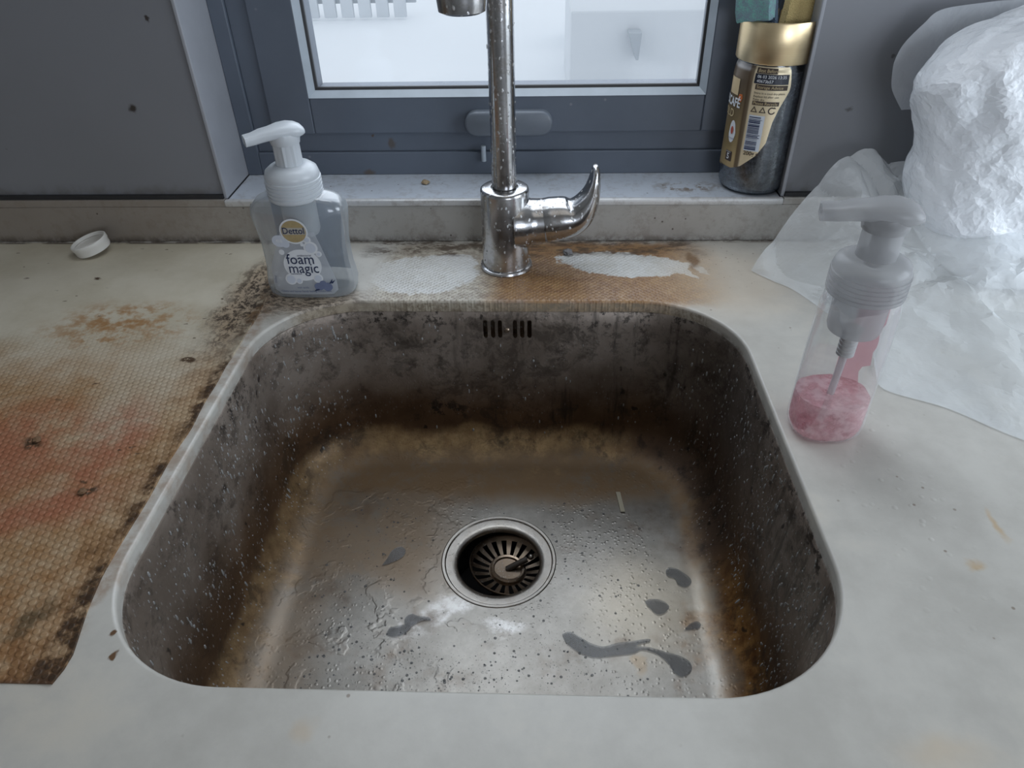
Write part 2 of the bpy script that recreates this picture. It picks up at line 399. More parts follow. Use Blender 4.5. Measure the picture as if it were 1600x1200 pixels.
def mat_frame():
    g = G('dark_blue_grey_frame'); n = g.noise(30, 5)
    s1 = g.noise(30, 5, .6, g.vm('MULTIPLY', g.P(), (.15, 1, 4)))
    col = g.mix(n, (.105, .125, .160, 1), (.130, .152, .190, 1))
    sp = g.sm(g.vor(34), .07, .03)*g.sm(g.noise(15, 2), .5, .6)
    col = g.mix(sp*.5, col, (.30, .30, .31, 1))
    X, Y, Z = g.xyz(g.warp(90, .005))
    b = g.mx(g.blob(X, Z, -.173, .084, .004, .006, .5)*.7, g.blob(X, Z, -.203, .052, .006, .003, .5)*.8, g.blob(X, Z, -.195, .093, .0015, .0015, .5))
    col = g.mix(b, col, (.10, .07, .045, 1))
    return g.done(g.pr(col, g.m('ADD', .28, s1*.2), 0.0, g.bump(n, .1, .0004)))

def mat_sill(name, a, b, brown=.5, metal=.3):
    g = G(name); n = g.noise(20, 6, .7); n2 = g.noise(90, 5, .7)
    X, Y, Z = g.xyz(g.warp(60, .008)); x, y, z = g.xyz()
    col = g.mix(n, a, b)
    col = g.mix(g.sm(n2+n*.5, .72, .95)*brown, col, (.16, .11, .07, 1))
    if name == 'stained_upstand': col = g.mix(g.sm(X+n*.2, -.10, -.35)*.6, col, (.22, .17, .13, 1))
    sp = g.sm(g.vor(70), .10, .05)*g.sm(g.noise(16, 2), .45, .58)
    col = g.mix(sp*.8, col, (.05, .035, .025, 1))
    b = g.mx(g.blob(X, Y, -.133, .80, .006, .003, .5), g.blob(X, Y, .165, .785, .03, .012, .6)*g.sm(n2, .48, .6))
    col = g.mix(b*.8, col, (.20, .13, .07, 1))
    low = g.sm(z, .010, .0)*g.sm(n2, .35, .6)
    col = g.mix(low*.6, col, (.06, .04, .025, 1))
    return g.done(g.pr(col, g.m('ADD', .34, n*.15), metal, g.bump(n2, .15, .0004)))

def mat_film(name, alpha, col=(.80, .84, .88, 1), rough=.3, trl=.35, cr=.22):
    g = G(name); n = g.noise(60, 6, .7)
    wv = g.warp(30, .012, 3)
    h = g.vor(55, vec=wv)*1.2 + g.vor(120, vec=wv)*.6 + g.vor(260, vec=wv)*.25 + g.m('ABSOLUTE', n-.5)*.5
    nr = g.bump(h, cr, .0030)
    p = g.pr(col, rough, 0.0, nr, IOR=1.45); t = g.sh('Translucent', Color=col, Normal=nr)
    a = g.mixs(trl, p, t)
    return g.done(g.mixs(alpha, g.sh('Transparent', Color=(.93, .95, .97, 1)), a))

def mat_clear(name, tint, amount, gl=.08, rough=.08, diff=(.8, .8, .8, 1)):
    """thin clear plastic: see-through, grazing gloss, slight body"""
    g = G(name); lw = g.n.new('ShaderNodeLayerWeight'); lw.inputs[0].default_value = .35
    fac = S(g, lw.outputs['Facing'])
    n = g.noise(120, 4); nr = g.bump(n, .15, .0005)
    body = g.mixs(.4, g.sh('Diffuse', Color=diff), g.sh('Translucent', Color=diff))
    base = g.mixs(g.m('ADD', amount, fac*fac*.45, True), g.sh('Transparent', Color=tint), body)
    return g.done(g.mixs(g.m('ADD', gl, fac*.25), base, g.sh('Glossy', Color=(1, 1, 1, 1), Roughness=rough, Normal=nr)))

M = dict(
    counter=mat_counter(), liner=mat_liner(), steel=mat_steel(), chrome=mat_chrome('limescaled_chrome'),
    drain=mat_chrome('drain_steel', .5, (.27, .25, .225, 1), .24, 2), basket=mat_chrome('stained_basket_steel', .9, (.30, .23, .17, 1), .28, 2),
    panel=mat_panel(), frame=mat_frame(),
    jamb=simple('pale_grey_jamb', (.32, .33, .36), .35, vs=30), bead=simple('glazing_bead', (.42, .47, .52), .35),
    sill=mat_sill('aluminium_sill', (.52, .56, .62, 1), (.64, .68, .74, 1), .25),
    lip=mat_sill('sill_nosing', (.55, .55, .55, 1), (.68, .67, .66, 1), .35),
    upstand=mat_sill('stained_upstand', (.36, .34, .31, 1), (.50, .485, .46, 1), .28, .25),
    gasket=simple('black_gasket', (.02, .02, .022), .6), handle=simple('window_handle_paint', (.15, .17, .20), .4),
    wall=simple('room_plaster', (.55, .54, .52), .8, vs=8), floor=simple('room_floor', (.20, .16, .12), .6, vs=6), ceil=simple('room_ceiling', (.75, .74, .72), .8, vs=8),
    snow=simple('pale_paving', (.86, .88, .90), .8, vs=.8, var=.05), snow2=simple('pale_render', (.70, .72, .74), .8, vs=2, var=.05),
    outgrey=simple('outdoor_grey', (.62, .65, .68), .8, vs=6), outdark=simple('outdoor_dark', (.42, .45, .48), .8, vs=20),
    white=simple('white_plastic', (.78, .79, .78), .35, var=.05), cap=simple('cap_plastic', (.72, .70, .66), .4, var=.06),
    lgrey=simple('pale_label_print', (.60, .64, .72), .5, var=.04), navy=simple('navy_print', (.02, .032, .085), .5), 
    goldp=simple('ochre_print', (.40, .31, .16), .45, var=.2, vs=300), berry=simple('slate_blue_print', (.16, .19, .30), .5),
    bwhite=simple('white_print', (.75, .77, .80), .45, var=.03),
)
g = G('frosted_pump'); M['frost'] = g.done(g.mixs(.25, g.pr((.70, .73, .76, 1), .28, Transmission_Weight=0.0, Subsurface_Weight=0.0), g.sh('Translucent', Color=(.8, .85, .9, 1))))
g = G('milky_pump_head')
M['frost2'] = g.done(g.mixs(.50, g.sh('Transparent', Color=(.86, .86, .86, 1)), g.mixs(.3, g.pr((.52, .52, .53, 1), .22), g.sh('Translucent', Color=(.66, .66, .67, 1)))))
M['clearL'] = mat_clear('milky_bottle_plastic', (.93, .95, .97, 1), .34, .06, .12, (.55, .58, .60, 1))
M['labelL'] = mat_clear('translucent_label', (.95, .96, .98, 1), .62, .03, .3, (.74, .77, .82, 1))
M['clearR'] = mat_clear('clear_bottle_plastic', (.96, .97, .98, 1), .04, .07, .05, (.7, .7, .7, 1))
M['pink'] = mat_clear('pink_soap', (.97, .78, .81, 1), .50, .05, .12, (.78, .46, .50, 1))
g = G('pink_foamy_soap'); n = g.noise(120, 4, .6); X, Y, Z = g.xyz()
cf = g.mix(g.sm(n, .42, .62), (.76, .42, .46, 1), (.86, .62, .64, 1)); nr = g.bump(n, .5, .001)
M['pink'] = g.done(g.mixs(g.sm(n, .35, .65, .35, .75), g.sh('Transparent', Color=(.97, .80, .83, 1)), g.mixs(.35, g.pr(cf, .25, 0.0, nr), g.sh('Translucent', Color=cf))))
M['pinkl'] = mat_clear('pink_label', (.95, .62, .67, 1), .65, .03, .3, (.74, .36, .41, 1))
M['glass'] = mat_clear('window_pane', (.97, .98, 1, 1), .07, .03, .02, (.8, .85, .9, 1))

# ------------------------------------------------------------------ geometry of the bowl cut-out
BX0, BX1, BY0, BY1, BR = -.2655, .1845, .208, .6165, .090
BCX, BCY = (BX0+BX1)/2, (BY0+BY1)/2
def contour(inset=0.0, z=0.0, nc=20, ns=14, rmin=.03):
    """rounded rectangle, counter-clockwise, always the same number of points"""
    x0, x1, y0, y1 = BX0+inset, BX1-inset, BY0+inset, BY1-inset
    r = max(BR-inset*.55, rmin) if inset >= 0 else BR-inset
    pts = []
    cs = [(x1-r, y0+r, -90), (x1-r, y1-r, 0), (x0+r, y1-r, 90), (x0+r, y0+r, 180)]
    for k, (cx, cy, a0) in enumerate(cs):
        for i in range(nc):
            a = R(a0+90*i/(nc-1)); pts.append(V((cx+r*math.cos(a), cy+r*math.sin(a), z)))
        nx, ny, na = cs[(k+1) % 4]; a = R(na)
        e = V((nx+r*math.cos(a), ny+r*math.sin(a), z)); s0 = pts[-1].copy()
        for i in range(1, ns): pts.append(s0.lerp(e, i/ns))
    return pts

# ------------------------------------------------------------------ room shell
CX0, CX1, CY0, CYW = -1.45, .94, .145, .75
WY = .757
WX0, WX1, WZ0, WZ1 = -.352, .262, .049, 1.0
bm = bmesh.new()
box(bm, -1.5, WX0, WY, 1.0, -.9, 1.5); box(bm, WX1, 1.0, WY, 1.0, -.9, 1.5)
box(bm, WX0, WX1, WY, 1.0, WZ1, 1.5); box(bm, WX0, WX1, WY, 1.0, -.9, .034)
struct(fin('wall_back', bm, M['panel'], smooth=False))
bm = bmesh.new(); box(bm, -1.6, -1.5, -1.0, 1.0, -.9, 1.5); struct(fin('wall_left', bm, M['wall'], smooth=False))
bm = bmesh.new()
box(bm, .95, 1.05, -1.0, 1.0, -.9, .05); box(bm, .95, 1.05, -1.0, 1.0, 1.05, 1.5); box(bm, .95, 1.05, -1.0, -.2, .05, 1.05); box(bm, .95, 1.05, .7, 1.0, .05, 1.05)  # gap left for the assumed, unseen side window
struct(fin('wall_right', bm, M['wall'], smooth=False))
bm = bmesh.new(); box(bm, -1.6, .235, -1.06, -1.0, -.9, 1.5); box(bm, .885, 1.05, -1.06, -1.0, -.9, 1.5); box(bm, .235, .885, -1.06, -1.0, -.9, .05); box(bm, .235, .885, -1.06, -1.0, 1.05, 1.5); struct(fin('wall_front', bm, M['wall'], smooth=False))  # gap left for the added, unseen window behind the camera
bm = bmesh.new(); box(bm, -1.6, 1.05, -1.06, 1.0, -.98, -.9); struct(fin('floor', bm, M['floor'], smooth=False))
bm = bmesh.new(); box(bm, -1.6, 1.05, -1.06, 1.0, 1.5, 1.58); struct(fin('ceiling', bm, M['ceil'], smooth=False))
# assumed side window, out of view, added to go with the side light
w2 = empty('assumed_side_window', (1.0, .25, .05)); struct(w2)
bm = bmesh.new(); 
for a in ((-.45, -.40, 0, 1), (.40, .45, 0, 1), (-.40, .40, 0, .05), (-.40, .40, .95, 1)): box(bm, -.04, .04, a[0], a[1], a[2], a[3], .003)
fin('window_frame', bm, M['frame'], w2, False)
bm = bmesh.new(); box(bm, .0, .004, -.40, .40, .05, .95); fin('pane', bm, M['glass'], w2, False)

w3 = empty('added_window', (.56, -1.03, .05), PI/2); struct(w3)  # unseen window added to give the front fill light an opening
bm = bmesh.new()
for a in ((-.325, -.28, 0, 1), (.28, .325, 0, 1), (-.28, .28, 0, .05), (-.28, .28, .95, 1)): box(bm, -.04, .04, a[0], a[1], a[2], a[3], .003)
fin('window_frame', bm, M['frame'], w3, False)
bm = bmesh.new(); box(bm, .0, .004, -.28, .28, .05, .95); fin('pane', bm, M['glass'], w3, False)
# jambs and sill of the main window
bm = bmesh.new(); box(bm, -.3535, -.3495, .7545, .832, .0495, 1.0, .001); 
struct(fin('trim_1', bm, M['jamb'], smooth=False))
bm = bmesh.new(); box(bm, .2595, .2635, .7545, .832, .0495, 1.0, .001); struct(fin('trim_2', bm, M['jamb'], smooth=False))
bm = bmesh.new(); box(bm, -.3495, .2595, .7535, .835, .037, .049, .0012); struct(fin('trim_3', bm, M['sill'], smooth=False))
bm = bmesh.new(); box(bm, -.352, .262, .7475, .7545, .0425, .0500, .0018, 3); struct(fin('trim_4', bm, M['lip']))
bm = bmesh.new(); box(bm, -1.45, .945, .7500, .7568, .0, .0420, .0006); box(bm, -1.45, -.3525, .7500, .7568, .0421, .0500, .0006); box(bm, .2625, .945, .7500, .7568, .0421, .0500, .0006)
struct(fin('trim_5', bm, M['upstand'], smooth=False))
# dark strip in the gap under the panels, upstand lip's shadow put in black
bm = bmesh.new(); box(bm, -1.45, -.3535, .7525, .7569, .0501, .0545); box(bm, .2635, .945, .7525, .7569, .0501, .0545)
struct(fin('trim_6', bm, M['gasket'], smooth=False))

# main window
win = empty('window_1', (0, 0, 0)); struct(win)
def frame_rect(bm, xa, xb, za, zb, wx, wz, y0, y1, bev=.001):
    box(bm, xa, xa+wx, y0, y1, za, zb, bev); box(bm, xb-wx, xb, y0, y1, za, zb, bev)
    box(bm, xa+wx, xb-wx, y0, y1, za, za+wz, bev); box(bm, xa+wx, xb-wx, y0, y1, zb-wz, zb, bev)
bm = bmesh.new()
frame_rect(bm, -.3495, .2595, .049, 1.0, .0175, .0265, .8262, .90)
frame_rect(bm, -.332, .242, .0755, .98, .0235, .0220, .8305, .90)
fin('outer_frame', bm, M['frame'], win, False)
bm = bmesh.new(); frame_rect(bm, -.3095, .2290, .0972, .955, .0495, .0400, .8265, .892, .0015)
fin('sash', bm, M['frame'], win, False)
bm = bmesh.new()
def mitre(bm, xa, xb, za, zb, w_, y0, y1):
    o = [(xa, za), (xb, za), (xb, zb), (xa, zb)]; i = [(xa+w_, za+w_), (xb-w_, za+w_), (xb-w_, zb-w_), (xa+w_, zb-w_)]
    rings(bm, [[V((p[0], y0, p[1])) for p in o], [V((p[0], y1, p[1])) for p in i], [V((p[0], y1+.004, p[1])) for p in i], [V((p[0], y1+.004, p[1])) for p in o]])
mitre(bm, -.2602, .1797, .1370, .9152, .0065, .8262, .834); fin('glazing_bead', bm, M['bead'], win, False)
bm = bmesh.new(); mitre(bm, -.2540, .1735, .1432, .909, .0028, .834, .836); fin('gasket', bm, M['gasket'], win, False)
bm = bmesh.new(); box(bm, -.256, .1755, .838, .842, .141, .911); fin('pane', bm, M['glass'], win, False)
# handle on the sash
bm = bmesh.new()
def pill(cx, cz, a, b, y):
    o = []
    for s_ in (1, -1):
        for i in range(13):
            t = R(-90+180*i/12) if s_ > 0 else R(90+180*i/12)
            o.append(V((cx+s_*(a-b)+b*math.cos(t), y, cz+b*math.sin(t))))
    return o
rings(bm, [pill(-.0367, .110, .0491, .0135, .8264), pill(-.0367, .110, .0491, .0135, .8165), pill(-.0367, .110, .048, .0124, .8148), pill(-.0367, .110, .046, .0104, .8140)], True, True)
fin('window_handle', bm, M['handle'], win, angle=50)
bm = bmesh.new(); tube(bm, [(-.0665, .8225, .066), (-.0665, .8225, .084)], .0028, 14); fin('release_pin', bm, M['bead'], win)

# outside
og = []
bm = bmesh.new(); box(bm, -14, 14, 1.1, 30, -.92, -.82); struct(tag(fin('paved_yard', bm, M['snow'], smooth=False), 'bright pale paving outside behind the window', 'paving'))
bm = bmesh.new(); box(bm, .145, .95, 4.0, 5.0, -.82, -.335, .01); tag(fin('low_block', bm, M['snow2'], smooth=False), 'low pale concrete block outside, seen through the right half of the window', 'block')
bm = bmesh.new(); box(bm, .20, 1.05, 5.35, 5.9, -.82, -.36, .01); tag(fin('grey_box', bm, M['outgrey'], smooth=False), 'grey box standing outside at the top right of the window view', 'box')
bm = bmesh.new(); rings(bm, [[V((.475+dx, 3.90+dy, -.545)) for dx, dy in ((0, 0), (.012, 0), (.012, .099), (0, .099))], [V((.44+dx, 3.90+dy, -.42)) for dx, dy in ((-.01, 0), (.055, 0), (.055, .099), (-.01, .099))]], True, True)
tag(fin('marker_wedge', bm, M['outdark'], smooth=False), 'small grey wedge-shaped bracket outside, fixed to the low pale block', 'wedge')
r0 = empty('slatted_fence', (-1.75, 6.5, -.80)); tag(r0, 'grey slatted fence panel outside, top left of the window view', 'fence')
bm = bmesh.new()
for i in range(9): box(bm, -.62+i*.145, -.52+i*.145, 0, .04, 0, .42, .004)
fin('slat_panel', bm, M['outgrey'], r0, False)
bm = bmesh.new(); box(bm, -.66, .72, .041, .08, .10, .16); box(bm, -.66, .72, .041, .08, .30, .36); fin('rail', bm, M['outdark'], r0, False)

# ------------------------------------------------------------------ worktop with the cut-out
bm = bmesh.new()
def off(inset, z): return contour(inset, z)
prof = []
rr_ = .0028
for i in range(6):
    a = R(90*i/5); prof.append(off(-(rr_-rr_*math.sin(a)), -(rr_-rr_*math.cos(a))))
prof.append(off(0, -.0075)); prof.append(off(0, -.012)); prof.append(off(-.03, -.012))
def to_rect(p):
    d = V((p.x-BCX, p.y-BCY, 0)); best = 9e9
    if d.x > 1e-6: best = min(best, (CX1-BCX)/d.x)
    if d.x < -1e-6: best = min(best, (CX0-BCX)/d.x)
    if d.y > 1e-6: best = min(best, (CYW-BCY)/d.y)
    if d.y < -1e-6: best = min(best, (CY0-BCY)/d.y)
    return V((BCX+d.x*best, BCY+d.y*best, 0))
L = rings(bm, prof)
outer = [to_rect(p) for p in prof[0]]
for c in ((CX0, CY0), (CX1, CY0), (CX1, CYW), (CX0, CYW)):
    k = min(range(len(outer)), key=lambda i: (outer[i]-V((c[0], c[1], 0))).length); outer[k] = V((c[0], c[1], 0))
O = [bm.verts.new(p) for p in outer]; O2 = [bm.verts.new(p+V((0, 0, -.034))) for p in outer]; O3 = L[-1]
n = len(O)
O4 = [bm.verts.new(v.co+V((0, 0, -.022))) for v in O3]
for i in range(n):
    j = (i+1) % n
    bm.faces.new((O[i], O[j], L[0][j], L[0][i])); bm.faces.new((O2[i], O2[j], O[j], O[i])); bm.faces.new((O4[i], O4[j], O2[j], O2[i])); bm.faces.new((O3[i], O3[j], O4[j], O4[i]))
tag(fin('worktop', bm, M['counter'], angle=30), 'off-white solid worktop with rounded cut-out for the sink, stained orange behind it', 'worktop')

# base cabinet under the worktop
cab = empty('base_cabinet', (0, 0, -.9)); tag(cab, 'plain base cabinet below the stained worktop', 'cabinet')
bm = bmesh.new()
for a in ((-1.44, -1.42, .17, .74), (-.42, -.40, .17, .74), (.34, .36, .17, .74), (.92, .94, .17, .74)): box(bm, a[0], a[1], a[2], a[3], 0, .865)
box(bm, -1.44, .94, .735, .745, 0, .865); box(bm, -1.44, .94, .20, .735, .08, .10)
fin('carcass', bm, M['snow2'], cab, False)
for xa, xb in ((-1.43, -.92), (-.915, -.415), (-.41, -.03), (-.025, .35), (.355, .64), (.645, .93)):
    bm = bmesh.new(); box(bm, xa, xb-.004, .155, .1695, .10, .86, .001); d = fin('door', bm, M['snow2'], cab, False)

# liner lying on the left part of the worktop
bm = bmesh.new()
nx, ny = 90, 60; lx0, lx1, ly0, ly1 = -1.40, -.2745, .2062, .7452
top = []; bot = []
for j in range(ny+1):
    a, b = [], []
    for i in range(nx+1):
        u = (i/nx)**.6; y = ly0+(ly1-ly0)*j/ny
        edge = lx1 + .0022*(mn.noise(V((y*25, 3, 1)))) + (.010*max(0, 1-abs(y-.22)/.06) if y < .28 else 0)
        x = lx0+(edge-lx0)*u
        lift = .0012*max(0, 1-(edge-x)/.004)*(1+mn.noise(V((y*60, 0, 0))))
        a.append(bm.verts.new((x, y, .0007+lift))); b.append(bm.verts.new((x, y, .00005)))
    top.append(a); bot.append(b)
for j in range(ny):
    for i in range(nx):
        bm.faces.new((top[j][i], top[j][i+1], top[j+1][i+1], top[j+1][i])); bm.faces.new((bot[j][i], bot[j+1][i], bot[j+1][i+1], bot[j][i+1]))
for j in range(ny):
    bm.faces.new((top[j][nx], bot[j][nx], bot[j+1][nx], top[j+1][nx])); bm.faces.new((top[j][0], top[j+1][0], bot[j+1][0], bot[j][0]))
for i in range(nx):
    bm.faces.new((top[0][i], bot[0][i], bot[0][i+1], top[0][i+1])); bm.faces.new((top[ny][i], top[ny][i+1], bot[ny][i+1], bot[ny][i]))
tag(fin('surface_liner', bm, M['liner']), 'thin embossed liner on the worktop left of the sink, stained brown and red', 'liner')

# ------------------------------------------------------------------ bowl
DX, DY, DZ = -.0386, .450, -.1905
sink = empty('kitchen_sink', (0, 0, 0)); tag(sink, 'undermounted stainless steel sink bowl, stained brown, with an overflow and round drain', 'sink')
rs = [contour(-.022, -.0122), contour(-.001, -.0122), contour(0.0, -.0135)]
for z, ins in ((-.03, .0006), (-.05, .0015), (-.075, .0028), (-.10, .0042), (-.125, .0056), (-.142, .0068)): rs.append(contour(ins, z))
FR = .040
for i in range(1, 11):
    a = R(90*i/10); rs.append(contour(.007+FR*(1-math.cos(a)), -.1455-FR*math.sin(a)))
base = rs[-1]
for t in (.2, .45, .7, .88, 1.0):
    row = []
    for p in base:
        d = V((p.x-DX, p.y-DY, 0)); L_ = d.length; e = V((DX, DY, 0))+d/L_*.0555
        q = V((p.x, p.y, 0)).lerp(e, t); row.append(V((q.x, q.y, -.1855-.004*t)))
    rs.append(row)
bm = bmesh.new(); rings(bm, rs)
bmesh.ops.recalc_face_normals(bm, faces=bm.faces)
bowl_bvh = BVHTree.FromBMesh(bm)
me = bpy.data.meshes.new('bowl'); bm.to_mesh(me); bm.free()
bowl = link('bowl', me, M['steel'], sink, True, 60)
# solidify and cut the overflow slots, then apply
md = bowl.modifiers.new('s', 'SOLIDIFY'); md.thickness = .0012; md.offset = 0
SL = [-.0556, -.0480, -.0407, -.0255, -.0182, -.0108]
bm = bmesh.new()
for x in SL:
    a = [V((x+q[0], .60, q[1])) for q in [(.0022*math.cos(R(t)), -.0385+.0022*math.sin(R(t))-.0018) for t in range(180, 361, 20)]+[(.0022*math.cos(R(t)), -.0240+.0022*math.sin(R(t))) for t in range(0, 181, 20)]]
    rings(bm, [a, [p+V((0, .03, 0)) for p in a]], True, True)
bmesh.ops.recalc_face_normals(bm, faces=bm.faces)
cm = bpy.data.meshes.new('c'); bm.to_mesh(cm); bm.free(); cutter = bpy.data.objects.new('c', cm); COL.objects.link(cutter)
md = bowl.modifiers.new('b', 'BOOLEAN'); md.object = cutter; md.operation = 'DIFFERENCE'; md.solver = 'EXACT'
bpy.context.view_layer.update()
dg = bpy.context.evaluated_depsgraph_get(); nm = bpy.data.meshes.new_from_object(bowl.evaluated_get(dg))
bowl.modifiers.clear(); bowl.data = nm; nm.set_sharp_from_angle(angle=R(60))
bpy.data.objects.remove(cutter)
bm = bmesh.new(); box(bm, -.066, .000, .6185, .640, -.052, -.016)
for f in list(bm.faces):
    if f.normal.y < -.9: bm.faces.remove(f)
fin('overflow_box', bm, M['basket'], sink, False, normals=False)
bm = bmesh.new()
lathe(bm, [(.0, -.001), (.0024, -.0008), (.003, 0), (.0020, .0014), (0.0004, .0016)], n=16, cap0=False)
bmesh.ops.rotate(bm, verts=bm.verts, cent=(0, 0, 0), matrix=Matrix.Rotation(R(90), 3, 'X'))
bmesh.ops.translate(bm, verts=bm.verts, vec=(-.0338, .6148, -.0335)); fin('overflow_screw', bm, M['basket'], sink)
# stamped maker's lettering, too worn to read in full: only shallow strokes
bm = text_bm('R F G I N O X', .0062, 'LEFT', 1.0, 0)
for v in bm.verts: v.co = V((-.0032+v.co.x, .61545, -.0335+v.co.y))
fin('stamped_lettering', bm, simple('etched_steel', (.06, .05, .045), .6), sink, False, normals=False)
# drain
bm = bmesh.new()
lathe(bm, [(.0550, -.0004), (.0558, .0012), (.0545, .0022), (.0522, .0020), (.0510, .0008), (.0450, .0004), (.0412, -.0002), (.0398, -.0016), (.0395, -.0050)], (DX, DY, DZ), 72, False, False)
fin('drain_flange', bm, M['drain'], sink)
bm = bmesh.new()
lathe(bm, [(.0395, -.0050), (.0490, -.0058), (.0490, -.055), (.0200, -.075), (.0200, -.12)], (DX, DY, DZ), 48, False, False)
fin('drain_body', bm, M['gasket'], sink)

# strainer basket, tilted in the drain
bk = empty('sink_strainer', (DX+.0085, DY+.0035, DZ-.0150)); bk.rotation_euler = (R(-3), R(7), 0)
tag(bk, 'round slotted steel strainer basket sitting crooked in the sink drain', 'strainer')
bm = bmesh.new()
NS = 20; pr = [(.0375, .0065), (.0385, .0050), (.0380, .0035), (.0350, .0005), (.0310, -.0015), (.0235, -.0035), (.0185, -.0045), (.0150, -.0045)]
seg = NS*4
ring_ = [[bm.verts.new((r*math.cos(2*PI*(i+.0)/seg), r*math.sin(2*PI*(i+.0)/seg), z)) for i in range(seg)] for r, z in pr]
for k in range(len(pr)-1):
    for i in range(seg):
        if 3 <= k <= 4 and i % 4 in (1, 2): continue
        if k == 5 and i % 4 in (1, 2): continue
        j = (i+1) % seg; bm.faces.new((ring_[k][i], ring_[k][j], ring_[k+1][j], ring_[k+1][i]))
bmesh.ops.solidify(bm, geom=bm.faces[:], thickness=.0006)
fin('slotted_basket', bm, M['basket'], bk, angle=60)
bm = bmesh.new(); lathe(bm, [(.0175, -.0065), (.0175, -.0010), (.0160, .0005), (.0140, .0), (.0132, -.0020), (.0005, -.0025)], (0, 0, 0), 48, True, True)
fin('centre_cup', bm, M['basket'], bk)
bm = bmesh.new(); tube(bm, [(-.001, 0, -.0025), (.0085, .003, .003), (.018, .0065, .0075)], .0030, 14); fin('lift_stem', bm, simple('dark_stem', (.05, .038, .03), .45), bk)
bm = bmesh.new(); bmesh.ops.create_uvsphere(bm, u_segments=16, v_segments=10, radius=.0030); bmesh.ops.translate(bm, verts=bm.verts, vec=(.0212, .0078, .0095)); fin('stem_tip', bm, M['drain'], bk)

# ------------------------------------------------------------------ water in the bowl
def floor_z(x, y, z0=-.08):
    h = bowl_bvh.ray_cast(V((x, y, z0)), V((0, 0, -1))); return h[0].z+.0006 if h[0] else None
g = G('water'); M['water'] = g.done(g.mixs(.38, g.sh('Transparent', Color=(.74, .75, .77, 1)), g.pr((.22, .225, .235, 1), .05, 0.0, IOR=1.33)))
g = G('suds'); M['suds'] = g.done(g.mixs(.62, g.sh('Transparent', Color=(.95, .95, .95, 1)), g.pr((.44, .44, .43, 1), .22, 0.0)))
def puddle(name, outline, h, label, group=None):
    pts = spline([V((x, y, 0)) for x, y in outline]+[V((outline[0][0], outline[0][1], 0))], 5)[:-1]
    bm = bmesh.new(); vs = [bm.verts.new(p) for p in pts]; f = bm.faces.new(vs)
    bmesh.ops.recalc_face_normals(bm, faces=bm.faces)
    if f.normal.z < 0: f.normal_flip()
    for th, dp in ((.0004, .45), (.0005, .30), (.0007, .20)): bmesh.ops.inset_region(bm, faces=[f], thickness=th, depth=0, use_even_offset=False); [setattr(v.co, 'z', v.co.z+dp*h) for v in f.verts]
    bmesh.ops.triangulate(bm, faces=[f])
    for v in bm.verts: v.co.z += (floor_z(v.co.x, v.co.y) or DZ)+.00005
    return tag(fin(name, bm, M['water'], angle=180, normals=False), label, 'puddle', group)
puddle('water_puddle', [(.0205, .3680), (.0275, .3705), (.036, .3655), (.046, .3590), (.056, .3565), (.068, .3600), (.079, .3615), (.094, .3640), (.0955, .3615), (.087, .3590), (.0835, .3570), (.094, .3560), (.108, .3515), (.1185, .3480), (.1265, .3420), (.1260, .3340), (.1180, .3290), (.1120, .3330), (.1075, .3420), (.100, .3495), (.088, .3535), (.080, .3500), (.062, .3475), (.047, .3460), (.034, .3510), (.024, .3600)], .0012, 'long wet smear with a round end on the sink floor, front right of the drain')
puddle('water_puddle', [(.1185, .4350), (.122, .4395), (.128, .4390), (.1325, .4360), (.139, .4290), (.1405, .4225), (.134, .4175), (.128, .4205), (.126, .4270), (.120, .4300)], .0012, 'two-lobed dark puddle on the sink floor, rearmost of those right of the drain')
puddle('water_puddle', [(.0955, .4015), (.100, .4045), (.109, .4040), (.115, .4000), (.1165, .3955), (.111, .3895), (.105, .3885), (.100, .3940)], .0012, 'oval dark puddle on the sink floor between the two-lobed puddle and the long smear')
puddle('water_puddle', [(.1262, .3725), (.132, .3790), (.1385, .3815), (.1415, .3785), (.139, .3745), (.132, .3730)], .001, 'small pointed puddle on the sink floor close to the rusty right bend')
puddle('water_puddle', [(-.118, .3745), (-.112, .3735), (-.104, .3790), (-.096, .3800), (-.0985, .3830), (-.107, .3840), (-.114, .3860), (-.119, .3810)], .001, 'small three-cornered puddle front left of the drain')
puddle('water_puddle', [(-.133, .3640), (-.126, .3620), (-.118, .3650), (-.112, .3720), (-.116, .3745), (-.124, .3730), (-.131, .3705)], .001, 'small curled puddle left of the long smear, near the front left of the bowl')
puddle('water_puddle', [(-.150, .438), (-.143, .441), (-.132, .449), (-.130, .458), (-.136, .462), (-.143, .457), (-.146, .448)], .001, 'bent trickle of water on the brownish floor left of the drain')

def dome(bm, p, nrm, r, h, el=1.0, eldir=None, seg=9):
    t = (eldir - nrm*eldir.dot(nrm)).normalized() if eldir else nrm.orthogonal().normalized(); b = nrm.cross(t)
    L = []
    for rad, hh in ((1.0, 0.0), (.86, .55), (.5, .9)):
        L.append([bm.verts.new(p+t*(r*el*rad*math.cos(2*PI*k/seg))+b*(r*rad*math.sin(2*PI*k/seg))+nrm*(hh*h)) for k in range(seg)])
    for a, c in zip(L, L[1:]):
        for i in range(seg): j = (i+1) % seg; bm.faces.new((a[i], a[j], c[j], c[i]))
    tp = bm.verts.new(p+nrm*h)
    for i in range(seg): bm.faces.new((L[-1][i], L[-1][(i+1) % seg], tp))
bm = bmesh.new(); cnt = 0
rnd = random.Random(3)
def dens(a, z, p):
    s_ = 0
    if p.x < -.20: s_ = .9 if z > -.12 else .45
    elif p.x > .14: s_ = .9 if p.y < .5 else .5
    elif p.y > .5: s_ = .10
    return s_
